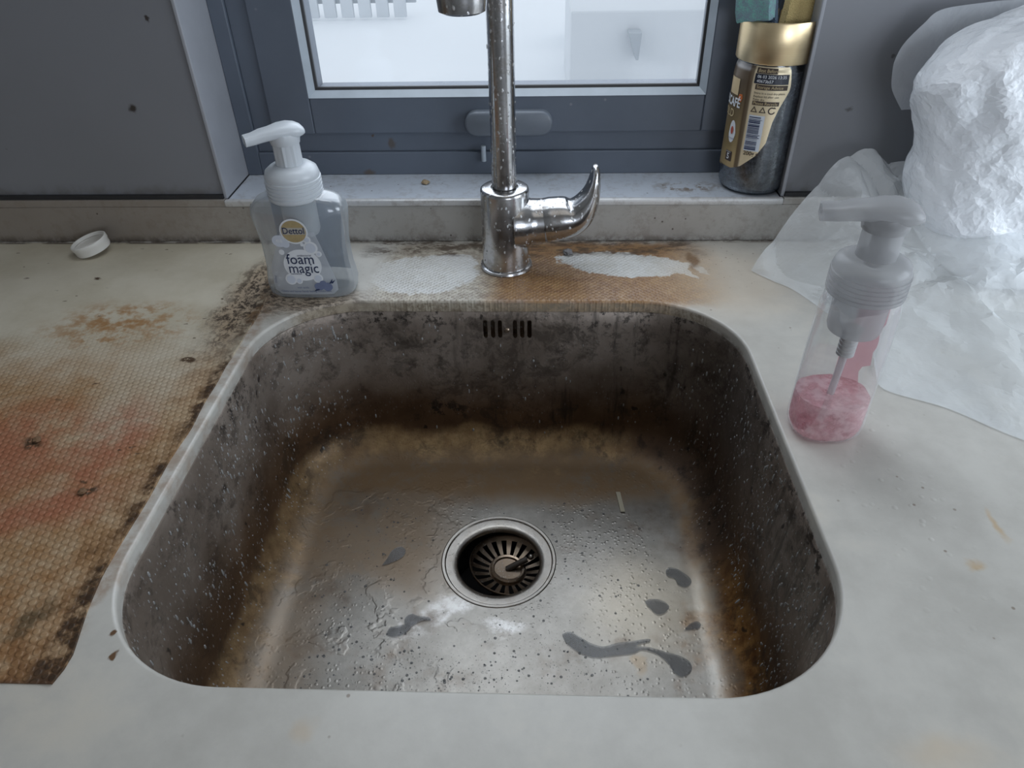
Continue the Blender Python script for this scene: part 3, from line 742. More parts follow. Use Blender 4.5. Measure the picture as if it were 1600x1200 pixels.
while cnt < 2300:
    a = rnd.uniform(0, 2*PI); z = rnd.uniform(-.165, -.02)
    d = V((math.cos(a), math.sin(a), 0)); h = bowl_bvh.ray_cast(V((BCX, BCY, z)), d)
    if not h[0]: continue
    p, nr = h[0], h[1]
    if nr.dot(d) > 0: nr = -nr
    cl = mn.noise(V((p.x*18, p.y*18, p.z*18)))
    if p.y > .6 and -.062 < p.x < .005 and z > -.05: continue
    if rnd.random() > dens(a, z, p)*(.6+cl): continue
    cnt += 1
    r = .0003+.0010*rnd.random()**4
    dome(bm, p+nr*.0006, nr, r, r*.5, rnd.uniform(1, 3.5), V((0, 0, 1)), 7)
tag(fin('soap_speckles', bm, M['suds'], angle=180), 'pale soapy droplets spattered over the inner walls of the sink', 'droplets', kind='stuff')
bm = bmesh.new(); cnt = 0
while cnt < 3600:
    x = rnd.uniform(-.21, .14); y = rnd.uniform(.215, .53)
    if (x-DX)**2+(y-DY)**2 < .058**2: continue
    cl = mn.noise(V((x*22, y*22, 3)))
    w_ = math.exp(-((x+.06)/.09)**2-((y-.29)/.07)**2)+.35*math.exp(-((x-.02)/.08)**2-((y-.44)/.06)**2)+.25*math.exp(-((x+.16)/.04)**2)
    if rnd.random() > w_*(.75+1.3*cl): continue
    z = floor_z(x, y)
    if z is None: continue
    cnt += 1
    r = .00028+.0012*rnd.random()**7
    dome(bm, V((x, y, z)), V((0, 0, 1)), r, r*.45, 1, None, 8)
tag(fin('water_beads', bm, M['water'], angle=180), 'tiny clear water beads scattered over the sink floor', 'droplets', kind='stuff')
bm = bmesh.new()
zz = -.1883
rings(bm, [[V((.0845+dx, y, zz+dz)) for dx, dz in ((-.0022, 0), (.0022, 0), (.0022, .0012), (-.0022, .0012))] for y in (.510, .5375)], True, True)
for v in bm.verts: v.co.x += (v.co.y-.52)*-.10; v.co.z = (floor_z(v.co.x, v.co.y) or zz)+(.0015 if v.co.z > zz+.0006 else .0002)
tag(fin('food_scrap', bm, simple('pale_scrap', (.42, .38, .29), .6), smooth=False), 'pale matchstick-like scrap on the sink floor behind the drain', 'scrap')

# ------------------------------------------------------------------ mixer tap
FX, FY = -.0365, .6915
tap = empty('mixer_tap', (FX, FY, 0)); tag(tap, 'limescaled chrome mixer tap with side lever and tall column behind the sink', 'tap')
bm = bmesh.new(); lathe(bm, [(.0272, 0), (.0278, .001), (.0272, .0032), (.0255, .004)], n=48); fin('base_ring', bm, M['chrome'], tap)
bm = bmesh.new()
lathe(bm, [(.0246, .004), (.0246, .0835), (.0240, .0862), (.0222, .0875), (.0140, .0876), (.0136, .0850)], n=64)
fin('tap_body', bm, M['chrome'], tap, angle=50)
bm = bmesh.new(); tube(bm, [(.010, 0, .0495), (.022, 0, .0500), (.0275, 0, .0505), (.034, 0, .0508), (.0405, 0, .0512)], [.0270, .0262, .0230, .0225, .0222], 40)
fin('valve_housing', bm, M['chrome'], tap, angle=50)
# column, arch and spout
bm = bmesh.new()
pts = [(0, 0, .084), (0, 0, .092), (0, 0, .25), (0, 0, .385)]
AR = .098
for i in range(1, 13):
    a = PI*i/12; pts.append((-.0135*(1-math.cos(a))/2, -AR*(1-math.cos(a)), .385+AR*math.sin(a)))
pts += [(-.0135, -2*AR, .34), (-.0135, -2*AR, .315)]
tube(bm, pts, .0122, 32); fin('column', bm, M['chrome'], tap, angle=60)
bm = bmesh.new(); lathe(bm, [(.0120, .322), (.0155, .318), (.0157, .2865), (.0150, .2805), (.0118, .2790)], (-.0130, -2*AR, 0), 40); fin('spout_nozzle', bm, M['chrome'], tap)
# lever
bm = bmesh.new()
lp = [(.0410, 0, .0515), (.0475, 0, .0525), (.058, 0, .0540), (.068, 0, .0560), (.0755, 0, .0605), (.0820, 0, .0695), (.0870, 0, .0810), (.0893, 0, .0930), (.0900, 0, .1035), (.0895, 0, .1090)]
lr = [(.0222, .0222), (.0228, .0226), (.0225, .0218), (.0216, .0200), (.0205, .0168), (.0190, .0128), (.0170, .0090), (.0150, .0062), (.0115, .0044), (.0050, .0022)]
LP = spline(lp, 4); LR = []
for i in range(len(lr)-1):
    for j in range(4): t = j/4; LR.append((lr[i][0]*(1-t)+lr[i+1][0]*t, lr[i][1]*(1-t)+lr[i+1][1]*t))
LR.append(lr[-1]); tube(bm, LP, LR, 36); fin('lever', bm, M['chrome'], tap, angle=60)
bm = bmesh.new(); tube(bm, [(.0403, 0, .0512), (.0413, 0, .0515)], .0212, 40); fin('lever_joint', bm, M['gasket'], tap)
bm = bmesh.new(); dome(bm, V((-.0130, -2*AR, .2792)), V((0, 0, -1)), .0035, .0038, 1, None, 16)
tag(fin('hanging_drop', bm, M['water'], angle=180), 'water drop hanging from the tap spout', 'drop')
# tap drops
bm = bmesh.new()
for i in range(240):
    a = rnd.uniform(R(180), R(360)); z = rnd.uniform(.008, .26)
    r0 = .0247 if z < .083 else .0123
    if z < .09 and z > .07: continue
    r = .0003+.0009*rnd.random()**2; nr = V((math.cos(a), math.sin(a), 0))
    dome(bm, V((FX, FY, z))+nr*r0, nr, r, r*.6, 1.3, V((0, 0, 1)), 7)
tag(fin('tap_droplets', bm, M['suds'], angle=180), 'small droplets clinging to the chrome tap', 'droplets', kind='stuff')

# ------------------------------------------------------------------ left soap bottle
BLX, BLY = -.2305, .6415
bl = empty('foam_soap_bottle', (BLX, BLY, .0006)); tag(bl, 'milky translucent foam soap pump bottle with printed label, left of the tap', 'bottle')
EX = 3.4
def bl_half(z):
    """half width and half depth at height z"""
    T = [(0, .0400, .0195), (.003, .0432, .0218), (.012, .0445, .0225), (.035, .0418, .0212), (.055, .0418, .0205), (.072, .0440, .0205), (.085, .0457, .0205), (.092, .0445, .0198), (.098, .0390, .0180), (.102, .0300, .0170), (.104, .0220, .0165)]
    for a, b in zip(T, T[1:]):
        if z <= b[0]:
            t = (z-a[0])/(b[0]-a[0]); t = t*t*(3-2*t) if b[0]-a[0] > .01 else t
            return a[1]+(b[1]-a[1])*t, a[2]+(b[2]-a[2])*t
    return T[-1][1:]
bm = bmesh.new()
zs = [0, .0015, .003, .007, .012, .02, .028, .036, .045, .055, .064, .072, .079, .085, .089, .092, .095, .098, .100, .102, .104]
rings(bm, [circ((0, 0, z), bl_half(z)[0], 72, bl_half(z)[1], e=EX if z < .101 else 2.4) for z in zs], True, False)
fin('bottle_body', bm, M['clearL'], bl, angle=60)
def blf(u, v):
    a, b = bl_half(v); t = min(.999, abs(u)/a)
    y = -b*(1-t**EX)**(1/EX); return V((u, y, v)), V((0, -1, 0))
rows = []
for i in range(15):
    v = .0055+.066*i/14; w0 = -.0335; w1 = .030
    e0 = min(1, i/2.0); 
    l = w0+(.006 if i == 0 else 0)+(.0 if i < 6 else (i-6)*.0022); r = w1-(.005 if i == 0 else 0)-(.0 if i < 3 else (i-3)*.0012)
    rows.append((v, l, r))
bm = bmesh.new(); flat_rows(bm, rows, 20); wrapmesh('front_label', bm, blf, .0004, M['labelL'], bl)
bm = bmesh.new(); flat_disc(bm, -.0025, .0725, .0135, .0128, 32); wrapmesh('logo_border', bm, blf, .0006, M['bwhite'], bl)
bm = bmesh.new(); flat_disc(bm, -.0025, .0725, .0118, .0111, 32); wrapmesh('logo_disc', bm, blf, .0009, M['goldp'], bl)
bm = bmesh.new(); flat_grid(bm, -.0135, .0085, .0695, .0765, 8); wrapmesh('logo_band', bm, blf, .00105, simple('pale_band', (.45, .42, .36), .5), bl)
bm = text_bm('Dettol', .0092, 'CENTER', .88, .00010, -.0025, .0732); wrapmesh('logo_lettering', bm, blf, .0013, M['navy'], bl)
bm = bmesh.new(); flat_disc(bm, -.0185, .0625, .0072, .0062); flat_disc(bm, -.013, .0597, .004); wrapmesh('badge', bm, blf, .0006, M['lgrey'], bl)
bm = text_bm('45%', .0042, 'CENTER', .9, .0001, -.0185, .0628); wrapmesh('badge_lettering', bm, blf, .0009, M['bwhite'], bl)
bm = bmesh.new(); flat_disc(bm, -.0005, .0375, .0185, .0165, 36)
for q in ((.0105, .0555, .0068), (.0085, .0640, .0038), (.0030, .0590, .0018), (-.0185, .0510, .0028), (.0172, .0490, .0030), (-.0145, .0225, .0058), (-.0065, .0210, .0034), (.0125, .0235, .0048)): flat_disc(bm, *q)
wrapmesh('bubble_patch', bm, blf, .0007, M['bwhite'], bl)
for q in ((.0105, .0555, .0050), (.0085, .0640, .0023), (.0172, .0490, .0016), (-.0145, .0225, .0042), (-.0065, .0210, .0022), (.0125, .0235, .0034)):
    bm = bmesh.new(); flat_disc(bm, *q); wrapmesh('bubble_print', bm, blf, .0010, M['lgrey'], bl)
bm = text_bm('foam', .0150, 'CENTER', .92, .00005, -.0015, .0435); text_bm('magic', .0150, 'CENTER', .88, .00005, .0000, .0340, bm); text_bm('antibacterial', .0028, 'CENTER', 1, 0, .003, .0478, bm); text_bm('handwash', .0028, 'CENTER', 1, 0, -.008, .0285, bm)
wrapmesh('product_lettering', bm, blf, .0011, M['navy'], bl)
bm = bmesh.new(); flat_disc(bm, .0125, .0148, .0050, .0042); flat_disc(bm, .0205, .0142, .0048, .0046); flat_disc(bm, .0165, .0185, .0032, .0026); wrapmesh('berry_motif', bm, blf, .0011, M['berry'], bl)
bm = bmesh.new()
for a in (((.0225, .0178), (.0290, .0215), (.0262, .0178), (.0245, .0178)), ((.0125, .0110), (.0065, .0095), (.0085, .0118), (.0115, .0123)), ((.0225, .018), (.0262, .0228), (.0256, .0190), (.0235, .0182))): bm.faces.new([bm.verts.new((x, y, 0)) for x, y in a])
wrapmesh('leaf_motif', bm, blf, .0013, M['navy'], bl)
bm = text_bm('with vanilla', .0026, 'CENTER', 1, 0, -.004, .0135, bm=None); text_bm('Cleans and leaves hands feeling moisturised', .0029, 'CENTER', .98, .00003, -.002, .0092, bm); text_bm('250ml', .0032, 'CENTER', 1, 0, -.0305, .0215, bm, R(85))
wrapmesh('small_print', bm, blf, .0009, M['berry'], bl)
# back label seen through the side
bm = bmesh.new(); flat_rows(bm, [(z, -.034, .034) for z in (.012, .03, .05, .07, .088)], 20)
def blb(u, v):
    p, n = blf(u, v); return V((p.x, -p.y, p.z)), V((0, 1, 0))
wrapmesh('back_label', bm, blb, .0004, simple('pale_blue_label', (.42, .52, .66), .5), bl)
# foamer chamber and dip tube inside
bm = bmesh.new(); lathe(bm, [(.0150, .062), (.0165, .066), (.0165, .100)], n=32); lathe(bm, [(.0040, .050), (.0045, .062)], n=16); fin('foam_chamber', bm, M['frost'], bl)
bm = bmesh.new(); tube(bm, [(0, 0, .058), (.001, 0, .03), (.006, -.002, .008)], .0022, 12); fin('dip_tube', bm, M['frost'], bl)
bm = bmesh.new()
pf = [(.0240, .0985), (.0256, .1000)]
for i in range(5): z = .1015+i*.0036; pf += [(.0258, z), (.0258, z+.0018), (.0249, z+.0022), (.0249, z+.0032)]
pf += [(.0252, .1200), (.0235, .1255), (.0190, .1290), (.0140, .1305), (.0120, .1305)]
lathe(bm, pf, n=56); fin('screw_collar', bm, M['frost'], bl, angle=60)
bm = bmesh.new(); lathe(bm, [(.0122, .130), (.0118, .1545)], n=36); lathe(bm, [(.0128, .131), (.0126, .1540)], n=8); fin('pump_stem', bm, M['frost'], bl, angle=30)
def pump_head(parent, mat, s_, zb, ang, length):
    bm = bmesh.new()
    # loft from round back to squared nozzle along -x
    st = [(.0205, .0010, .0060, .0040), (.0195, .0070, .0085, .0030), (.0170, .0105, .0115, .0020), (.0120, .0130, .0142, .0005), (.0050, .0138, .0158, .0), (-.004, .0130, .0155, .0), (-.013, .0110, .0135, .0015), (-.022, .0090, .0120, .0012), (-.030, .0082, .0098, .0), (-length, .0080, .0088, -.0006)]
    rs = []
    for x, hw, top, bot in st:
        e = 2.4 if x > -.02 else 4
        rs.append([V((x, hw*math.copysign(abs(math.cos(2*PI*k/28))**(2/e), math.cos(2*PI*k/28)), bot*1.0+(top-bot)/2+(top-bot)/2*math.copysign(abs(math.sin(2*PI*k/28))**(2/e), math.sin(2*PI*k/28)))) for k in range(28)])
    c = V((0, 0, 0)); 
    inner = [V((-length, p.y*.80, (p.z-.00425)*.74+.00425)) for p in rs[-1]]; deep = [p+V((.008, 0, 0)) for p in inner]
    rings(bm, rs+[inner, deep], True, True)
    # skirt
    lathe(bm, [(.0140*1.0, -.004), (.0150, .001), (.0140, .006)], n=28)
    bmesh.ops.scale(bm, verts=bm.verts, vec=(s_, s_, s_))
    bmesh.ops.rotate(bm, verts=bm.verts, cent=(0, 0, 0), matrix=Matrix.Rotation(ang, 3, 'Z')); bmesh.ops.translate(bm, verts=bm.verts, vec=(0, 0, zb))
    return fin('pump_head', bm, mat, parent, angle=45)
ph = pump_head(bl, M['frost'], .92, .1530, R(30), .038)

# ------------------------------------------------------------------ right soap bottle
BRX, BRY = .2165, .4285
br = empty('foam_soap_bottle', (BRX, BRY, 0)); tag(br, 'clear soap pump bottle with pink liquid, on the worktop right of the sink', 'bottle')
RB, RY = .0270, .0225
def br_half(z):
    T = [(0, .0205, .0165), (.002, .0240, .0200), (.006, .0262, .0222), (.012, .0270, .0228), (.095, .0262, .0222), (.108, .0255, .0218), (.116, .0240, .0215), (.121, .0215, .0205)]
    for a, b in zip(T, T[1:]):
        if z <= b[0]:
            t = (z-a[0])/(b[0]-a[0]); return a[1]+(b[1]-a[1])*t, a[2]+(b[2]-a[2])*t
    return T[-1][1:]
zs = [0, .002, .006, .012, .03, .05, .07, .09, .1, .108, .112, .116, .121]
bm = bmesh.new(); rings(bm, [circ((0, 0, z), br_half(z)[0], 64, br_half(z)[1], e=2.4) for z in zs], True, False)
fin('bottle_body', bm, M['clearR'], br, angle=60)
bm = bmesh.new(); zl = [.0015, .004, .009, .015, .024, .033, .0345]
rings(bm, [[p+V((0, 0, 0 if k < 5 else .0018*mn.noise(p*90))) for p in circ((0, 0, z), br_half(z)[0]-.0012, 48, br_half(z)[1]-.0012, e=2.4)] for k, z in enumerate(zl)], True, True)
fin('pink_liquid', bm, M['pink'], br, angle=60)
bm = bmesh.new()
g2 = []
for j in range(19):
    z = .022+.094*j/18; a0, a1 = 8, 78 if j < 12 else 70
    wob = 16*mn.noise(V((z*60, 1, 0)))
    lo = 30+wob if j < 6 else (12+wob*.5 if j > 12 else 18+wob)
    row = []
    for i in range(10):
        a = R(-lo+ (a1+lo)*i/9 ) if False else R(lo+(a1-lo)*i/9)
        hw, hd = br_half(z); ca, sa = math.cos(a), math.sin(a)
        row.append(bm.verts.new(((hw-.001)*abs(ca)**(2/2.4), (hd-.001)*abs(sa)**(2/2.4), z)))
    g2.append(row)
for a, b in zip(g2, g2[1:]):
    for i in range(9): bm.faces.new((a[i], a[i+1], b[i+1], b[i]))
fin('back_label', bm, M['pinkl'], br, normals=False)
bm = bmesh.new(); lathe(bm, [(.0168, .0900), (.0178, .0930), (.0185, .1210)], n=36); fin('foam_chamber', bm, M['frost2'], br)
bm = bmesh.new()
pf = [(.0050, .068)]
for i in range(6): z = .069+i*.0033; pf += [(.0062, z), (.0062, z+.0016), (.0056, z+.002)]
pf += [(.0075, .0905)]
lathe(bm, pf, n=20); fin('pump_spring', bm, simple('grey_spring', (.42, .40, .40), .4), br)
bm = bmesh.new(); tube(bm, [(0, 0, .069), (-.0015, -.001, .045), (-.003, -.002, .010)], .0026, 12); fin('dip_tube', bm, M['frost2'], br)
bm = bmesh.new()
pf = [(.0235, .1190), (.0250, .1200)]
for i in range(5): z = .1210+i*.0032; pf += [(.0252, z), (.0252, z+.0017), (.0243, z+.0020), (.0243, z+.0029)]
pf += [(.0246, .1375), (.0230, .1425), (.0180, .1455), (.0140, .1462), (.0120, .1462)]
lathe(bm, pf, n=56); fin('screw_collar', bm, M['frost2'], br, angle=60)
bm = bmesh.new(); lathe(bm, [(.0128, .146), (.0124, .1685)], n=36); lathe(bm, [(.0060, .140), (.0060, .1680)], n=20); fin('pump_stem', bm, M['frost2'], br, angle=30)
pump_head(br, M['frost2'], 1.0, .1690, R(-12), .040)

# ------------------------------------------------------------------ coffee jar on the sill
JX, JY, JZ = .236, .7905, .0492
jar = empty('coffee_jar', (JX, JY, JZ)); tag(jar, 'dark instant coffee jar with gold ring lid, standing on the window sill at the right', 'jar')
JR = .0372
def jr(a, z):
    """radius at azimuth a (0 = towards room, + = right) and height z above base"""
    T = [(0, .0310), (.003, .0345), (.008, .0366), (.02, .0372), (.118, .0372), (.126, .0362), (.1305, .0345), (.134, .0340)]
    r = T[-1][1]
    for p, q in zip(T, T[1:]):
        if z <= q[0]: r = p[1]+(q[1]-p[1])*(z-p[0])/(q[0]-p[0]); break
    return r
bm = bmesh.new()
rings(bm, [[V((jr(0, z)*math.sin(2*PI*k/72), -jr(0, z)*math.cos(2*PI*k/72)*(.985), z)) for k in range(72)] for z in (0, .0015, .003, .008, .02, .05, .08, .118, .122, .126, .1305, .134)], True, False)
g = G('dark_jar_glass'); lw = g.n.new('ShaderNodeLayerWeight'); lw.inputs[0].default_value = .3
M['jarglass'] = g.done(g.mixs(g.m('ADD', .10, S(g, lw.outputs['Facing'])*.35), g.sh('Transparent', Color=(.72, .76, .80, 1)), g.sh('Glossy', Color=(.9, .95, 1, 1), Roughness=.16)))
fin('jar_glass', bm, M['jarglass'], jar, angle=60)
g = G('coffee_granules'); n = g.vor(420); c_ = g.mix(g.sm(g.noise(160, 3), .4, .6), (.035, .036, .042, 1), (.10, .105, .115, 1)); M['coffee'] = g.done(g.pr(c_, .5, 0.0, g.bump(n, .9, .002)))
bm = bmesh.new(); rings(bm, [[V(((jr(0, z)-.0012)*math.sin(2*PI*k/48), -(jr(0, z)-.0012)*math.cos(2*PI*k/48)*.985, z)) for k in range(48)] for z in (.0015, .003, .008, .02, .06, .10, .126)], True, True)
fin('coffee_granules', bm, M['coffee'], jar, angle=60)
def jf(u, v):
    """u: azimuth degrees, v: height above the sill plane"""
    a = R(u); r = jr(a, v-JZ) ; return V((r*math.sin(a), -r*math.cos(a)*.985, v-JZ)), V((math.sin(a), -math.cos(a), 0))
def curve_edge(z):
    T = [(.0734, -100), (.0749, -63), (.0797, -41), (.0944, -17), (.1078, -5.5), (.1295, -1.5), (.1428, 4.8), (.1596, 16), (.1640, 16.3), (.1807, 13.5), (.1815, 10)]
    if z <= T[0][0]: return T[0][1]
    for p, q in zip(T, T[1:]):
        if z <= q[0]: return p[1]+(q[1]-p[1])*(z-p[0])/(q[0]-p[0])
    return T[-1][1]
bm = bmesh.new()
rows = []
for i in range(45):
    z = .0738+(.1812-.0738)*i/44; l = -118 if z > .09 else -118+60*0; rows.append((z, -118, max(curve_edge(z), -117)))
flat_rows(bm, rows, 40)
g = G('gold_label'); X, Y, Z = g.xyz(); nz = g.noise(500, 3)
ang = g.m('ARCTAN2', X, g.m('MULTIPLY', Y, -1.0))
seam = g.sm(ang, R(-52), R(-42))
left = g.mix(g.sm(Z, .03, .13), (.40, .29, .13, 1), (.13, .095, .065, 1))
left = g.mix(g.sm(Z, .055, .03), left, (.55, .40, .20, 1))
left = g.mix(g.sm(Z, .125, .128), left, (.36, .34, .33, 1))
colr = g.mix(seam, left, g.mix(nz, (.80, .67, .44, 1), (.90, .78, .56, 1)))
dkseam = g.blob(ang, Z, R(-47), .10, R(4.5), .2, .4)
colr = g.mix(dkseam*.85, colr, (.09, .055, .03, 1))
M['label'] = g.done(g.pr(colr, .35, .45))
wrapmesh('wrap_label', bm, jf, .0004, M['label'], jar)
D = simple('dark_brown_print', (.06, .04, .03), .5)
bm = bmesh.new(); flat_grid(bm, -39, -7, .1752, .1800, 8); flat_grid(bm, -36.5, 11.5, .1600, .1648, 8); flat_grid(bm, -37, 3, .1450, .1490, 8)
wrapmesh('heading_bars', bm, jf, .0007, D, jar)
bm = bmesh.new(); flat_grid(bm, -40, 11.5, .1655, .1748, 10); wrapmesh('date_panel', bm, jf, .0007, simple('ink_panel', (.012, .016, .03), .4), jar)
def tj(s, size, u, v, bm=None, k=1540.0, al='LEFT', ex=0.0):
    # size in metres, u in degrees: 1 m = 1540 degrees on this radius
    b = bm or bmesh.new(); b.verts.ensure_lookup_table(); n0 = len(b.verts); text_bm(s, size, al, k, ex, u, v, b); return b
bm = tj('06 03 2026 13:35', .0040, -36, .1722); tj('40673b57', .0040, -36, .1680, bm); wrapmesh('date_lettering', bm, jf, .0010, M['bwhite'], jar)
bm = tj('Best Before', .0042, -36.5, .1776); tj('Storage Advice', .0042, -34.5, .1624, bm); tj('Please Recycle', .0040, -35.5, .1470, bm); wrapmesh('heading_lettering', bm, jf, .0010, simple('gold_print', (.60, .48, .28), .5), jar)
bm = tj('Store in a cool dry place.', .0030, -37, .1568); tj('Replace lid after use.', .0030, -37, .1535, bm); tj('Keep dry.', .0030, -37, .1506, bm)
bm_w = tj('200g e', .0058, -37.5, .0958, ex=.0001); wrapmesh('weight_print', bm_w, jf, .0008, D, jar)
wrapmesh('small_print', bm, jf, .0008, D, jar)
for u in (-32.5, -19.5):
    bm = bmesh.new(); rg_ = [[], []]
    for q in range(3):
        a0 = R(90+120*q); rg_[0].append((u+1540*.0040*math.cos(a0), .1400+.0040*math.sin(a0))); rg_[1].append((u+1540*.0023*math.cos(a0), .1400+.0023*math.sin(a0)))
    vo = [bm.verts.new((x, y, 0)) for x, y in rg_[0]]; vi = [bm.verts.new((x, y, 0)) for x, y in rg_[1]]
    for q in range(3): bm.faces.new((vo[q], vo[(q+1) % 3], vi[(q+1) % 3], vi[q]))
    wrapmesh('recycling_mark', bm, jf, .0008, D, jar)
bm = bmesh.new(); a = []
for r_i in (.0024, .0036): a.append([bm.verts.new((-6+1540*r_i*math.cos(R(t)), .1404+r_i*math.sin(R(t)), 0)) for t in range(60, 341, 20)])
for i in range(len(a[0])-1): bm.faces.new((a[0][i], a[1][i], a[1][i+1], a[0][i+1]))
bm.faces.new([a[0][0], bm.verts.new((-6+1540*.0040, .1425, 0)), bm.verts.new((-6+1540*.0020, .1446, 0)), a[1][0]])
wrapmesh('recycling_arrow', bm, jf, .0008, D, jar)
bm = bmesh.new(); flat_grid(bm, -38.5, -14, .0985, .1350, 8); wrapmesh('barcode_panel', bm, jf, .0006, simple('pale_barcode', (.62, .66, .72), .5), jar)
bm = bmesh.new(); z = .1335; rb = random.Random(5)
while z > .1010:
    h_ = rb.choice((.0004, .0007, .0010, .0014)); flat_grid(bm, -37.2, -19.5 if rb.random() < .85 else -17, z-h_, z, 4); z -= h_+rb.choice((.0004, .0006, .0010))
wrapmesh('barcode_bars', bm, jf, .0009, M['navy'], jar)
bm = tj('NESCAFÉ', .0125, -57.5, .1425, k=1120, al='RIGHT', ex=.0003); wrapmesh('brand_lettering', bm, jf, .0010, M['bwhite'], jar)
bm = tj('GOLD', .0112, -68, .1312, k=1350, al='RIGHT'); wrapmesh('variety_lettering', bm, jf, .0010, simple('gold_print_bright', (.72, .58, .34), .4), jar)
bm = bmesh.new(); bm.faces.new([bm.verts.new((-66+8*math.cos(t)*(.9 if math.sin(t) > 0 else 1), .1135+.0115*math.sin(t), 0)) for t in [2*PI*i/24 for i in range(24)]]); wrapmesh('seal', bm, jf, .0007, M['bwhite'], jar)
bm = tj('100% RESPONSIBLY', .0018, -66, .1065, k=1200, al='CENTER'); wrapmesh('seal_print', bm, jf, .0010, M['berry'], jar)
bm = bmesh.new(); flat_disc(bm, -66, .1150, 3.2, .0040); wrapmesh('seal_mark', bm, jf, .0010, simple('red_print', (.45, .10, .07), .5), jar)
bm = bmesh.new(); flat_grid(bm, -73, -58, .0825, .0930, 6); wrapmesh('strength_box', bm, jf, .0007, D, jar)
bm = tj('5', .0085, -66, .0872, k=1500, al='CENTER', ex=.0002); tj('INTENSITY', .0016, -66, .0920, bm, k=1500, al='CENTER'); wrapmesh('strength_number', bm, jf, .0010, M['bwhite'], jar)
bm = bmesh.new(); bm.faces.new([bm.verts.new((-59.5+1500*x, .1480+y, 0)) for x, y in ((-.0030, -.0020), (.0015, -.0035), (.0032, .0010), (.0022, .0045), (-.0020, .0040))]); wrapmesh('accent_mark', bm, jf, .0009, simple('orange_print', (.60, .16, .04), .5), jar)
bm = bmesh.new(); flat_grid(bm, -92, -66, .1500, .1660, 10); wrapmesh('mug_picture', bm, jf, .0008, simple('cream_print', (.62, .48, .28), .5), jar)
# gold ring lid, open at the top
bm = bmesh.new()
LRd = .0386
lathe(bm, [(.0345, .1335), (.0380, .1340), (LRd, .1352), (LRd, .1705), (.0380, .1718), (.0370, .1716), (.0366, .1700), (.0366, .1400), (.0340, .1390)], n=80, cap0=False, cap1=True)
g = G('brushed_gold'); X, Y, Z = g.xyz(); sn = g.noise(90, 5, .7, g.vm('MULTIPLY', g.P(), (.4, .4, 22)))
M['gold'] = g.done(g.pr(g.mix(sn, (.80, .60, .34, 1), (.95, .78, .50, 1)), g.m('ADD', .24, sn*.15), 1.0, g.bump(sn, .2, .0003), Anisotropic=.5))
fin('gold_lid', bm, M['gold'], jar, angle=50)

# sponges and brush handle stuck in the open lid
sp = empty('scouring_sponge', (JX-.0215, JY-.017, JZ+.1455)); sp.rotation_euler = (R(6), R(-8), R(-33))
tag(sp, 'green scourer sponge with blue-grey back sticking up from the gold lid', 'sponge')
g = G('green_scourer'); n = g.noise(900, 4, .8); nn_ = g.noise(130, 4); M['scour'] = g.done(g.pr(g.mix(g.sm(nn_*.4+n*.6, .42, .62), (.26, .33, .42, 1), (.24, .62, .52, 1)), .8, 0.0, g.bump(n, .9, .002)))
g = G('blue_foam'); n = g.vor(900); M['foamb'] = g.done(g.pr((.10, .14, .20, 1), .85, 0.0, g.bump(n, .8, .002)))
g = G('yellow_foam'); n = g.vor(900); M['foamy'] = g.done(g.pr((.66, .50, .22, 1), .85, 0.0, g.bump(n, .6, .0015)))
def rough_box(bm, *a, amp=.0007):
    box(bm, *a, bev=.0015)
    bmesh.ops.subdivide_edges(bm, edges=bm.edges[:], cuts=5, use_grid_fill=True)
    for v in bm.verts: v.co += V((mn.noise(v.co*400), mn.noise(v.co*400+V((9, 0, 0))), mn.noise(v.co*400+V((0, 9, 0)))))*amp
bm = bmesh.new(); rough_box(bm, -.0185, .0150, -.0150, .0005, .0285, .085, amp=.0014); fin('scouring_pad', bm, M['scour'], sp)
bm = bmesh.new(); rough_box(bm, -.0155, .0150, .0006, .0085, .001, .085); fin('sponge_foam', bm, M['foamb'], sp)
sp2 = empty('yellow_sponge', (JX+.0070, JY-.010, JZ+.1410)); sp2.rotation_euler = (0, R(5), R(8))
tag(sp2, 'yellow foam sponge standing in the gold lid beside the green scourer', 'sponge')
bm = bmesh.new(); rough_box(bm, -.0125, .0140, -.0070, .0070, .0005, .085); b_ = fin('sponge_block', bm, M['foamy'], sp2)
hd = empty('brush_handle', (JX+.026, JY+.008, JZ+.1402)); tag(hd, 'thin grey handle standing at the right edge of the gold lid', 'handle')
bm = bmesh.new(); tube(bm, [(0, 0, 0), (.001, .001, .06), (.002, .002, .11)], .0035, 16); fin('handle_rod', bm, simple('grey_plastic', (.22, .24, .27), .4), hd)
bm = bmesh.new(); tube(bm, [(.002, .002, .1102), (.0021, .0021, .118)], .0046, 16); fin('end_cap', bm, M['gasket'], hd)

# ------------------------------------------------------------------ bottle cap at the left
cp = empty('bottle_cap', (-.5025, .7215, .0042)); cp.rotation_euler = (R(4), R(-13), 0)
tag(cp, 'white plastic bottle cap lying open side up near the upstand, far left', 'cap')
bm = bmesh.new()
lathe(bm, [(.0160, -.0005), (.0185, .0003), (.0192, .0020), (.0192, .0068), (.0200, .0078), (.0200, .0118), (.0190, .0124), (.0180, .0120), (.0178, .0100), (.0172, .0092), (.0178, .0080), (.0172, .0068), (.0176, .0040), (.0165, .0022), (.0020, .0020)], n=64)
fin('cap_shell', bm, M['cap'], cp, angle=45)
bm = bmesh.new()
a = [[V((r*math.cos(2*PI*k/40), r*math.sin(2*PI*k/40), z)) for k in range(40)] for r, z in ((.0120, .0021), (.0120, .0036), (.0110, .0036), (.0110, .0021))]
rings(bm, a); fin('sealing_ring', bm, M['cap'], cp)

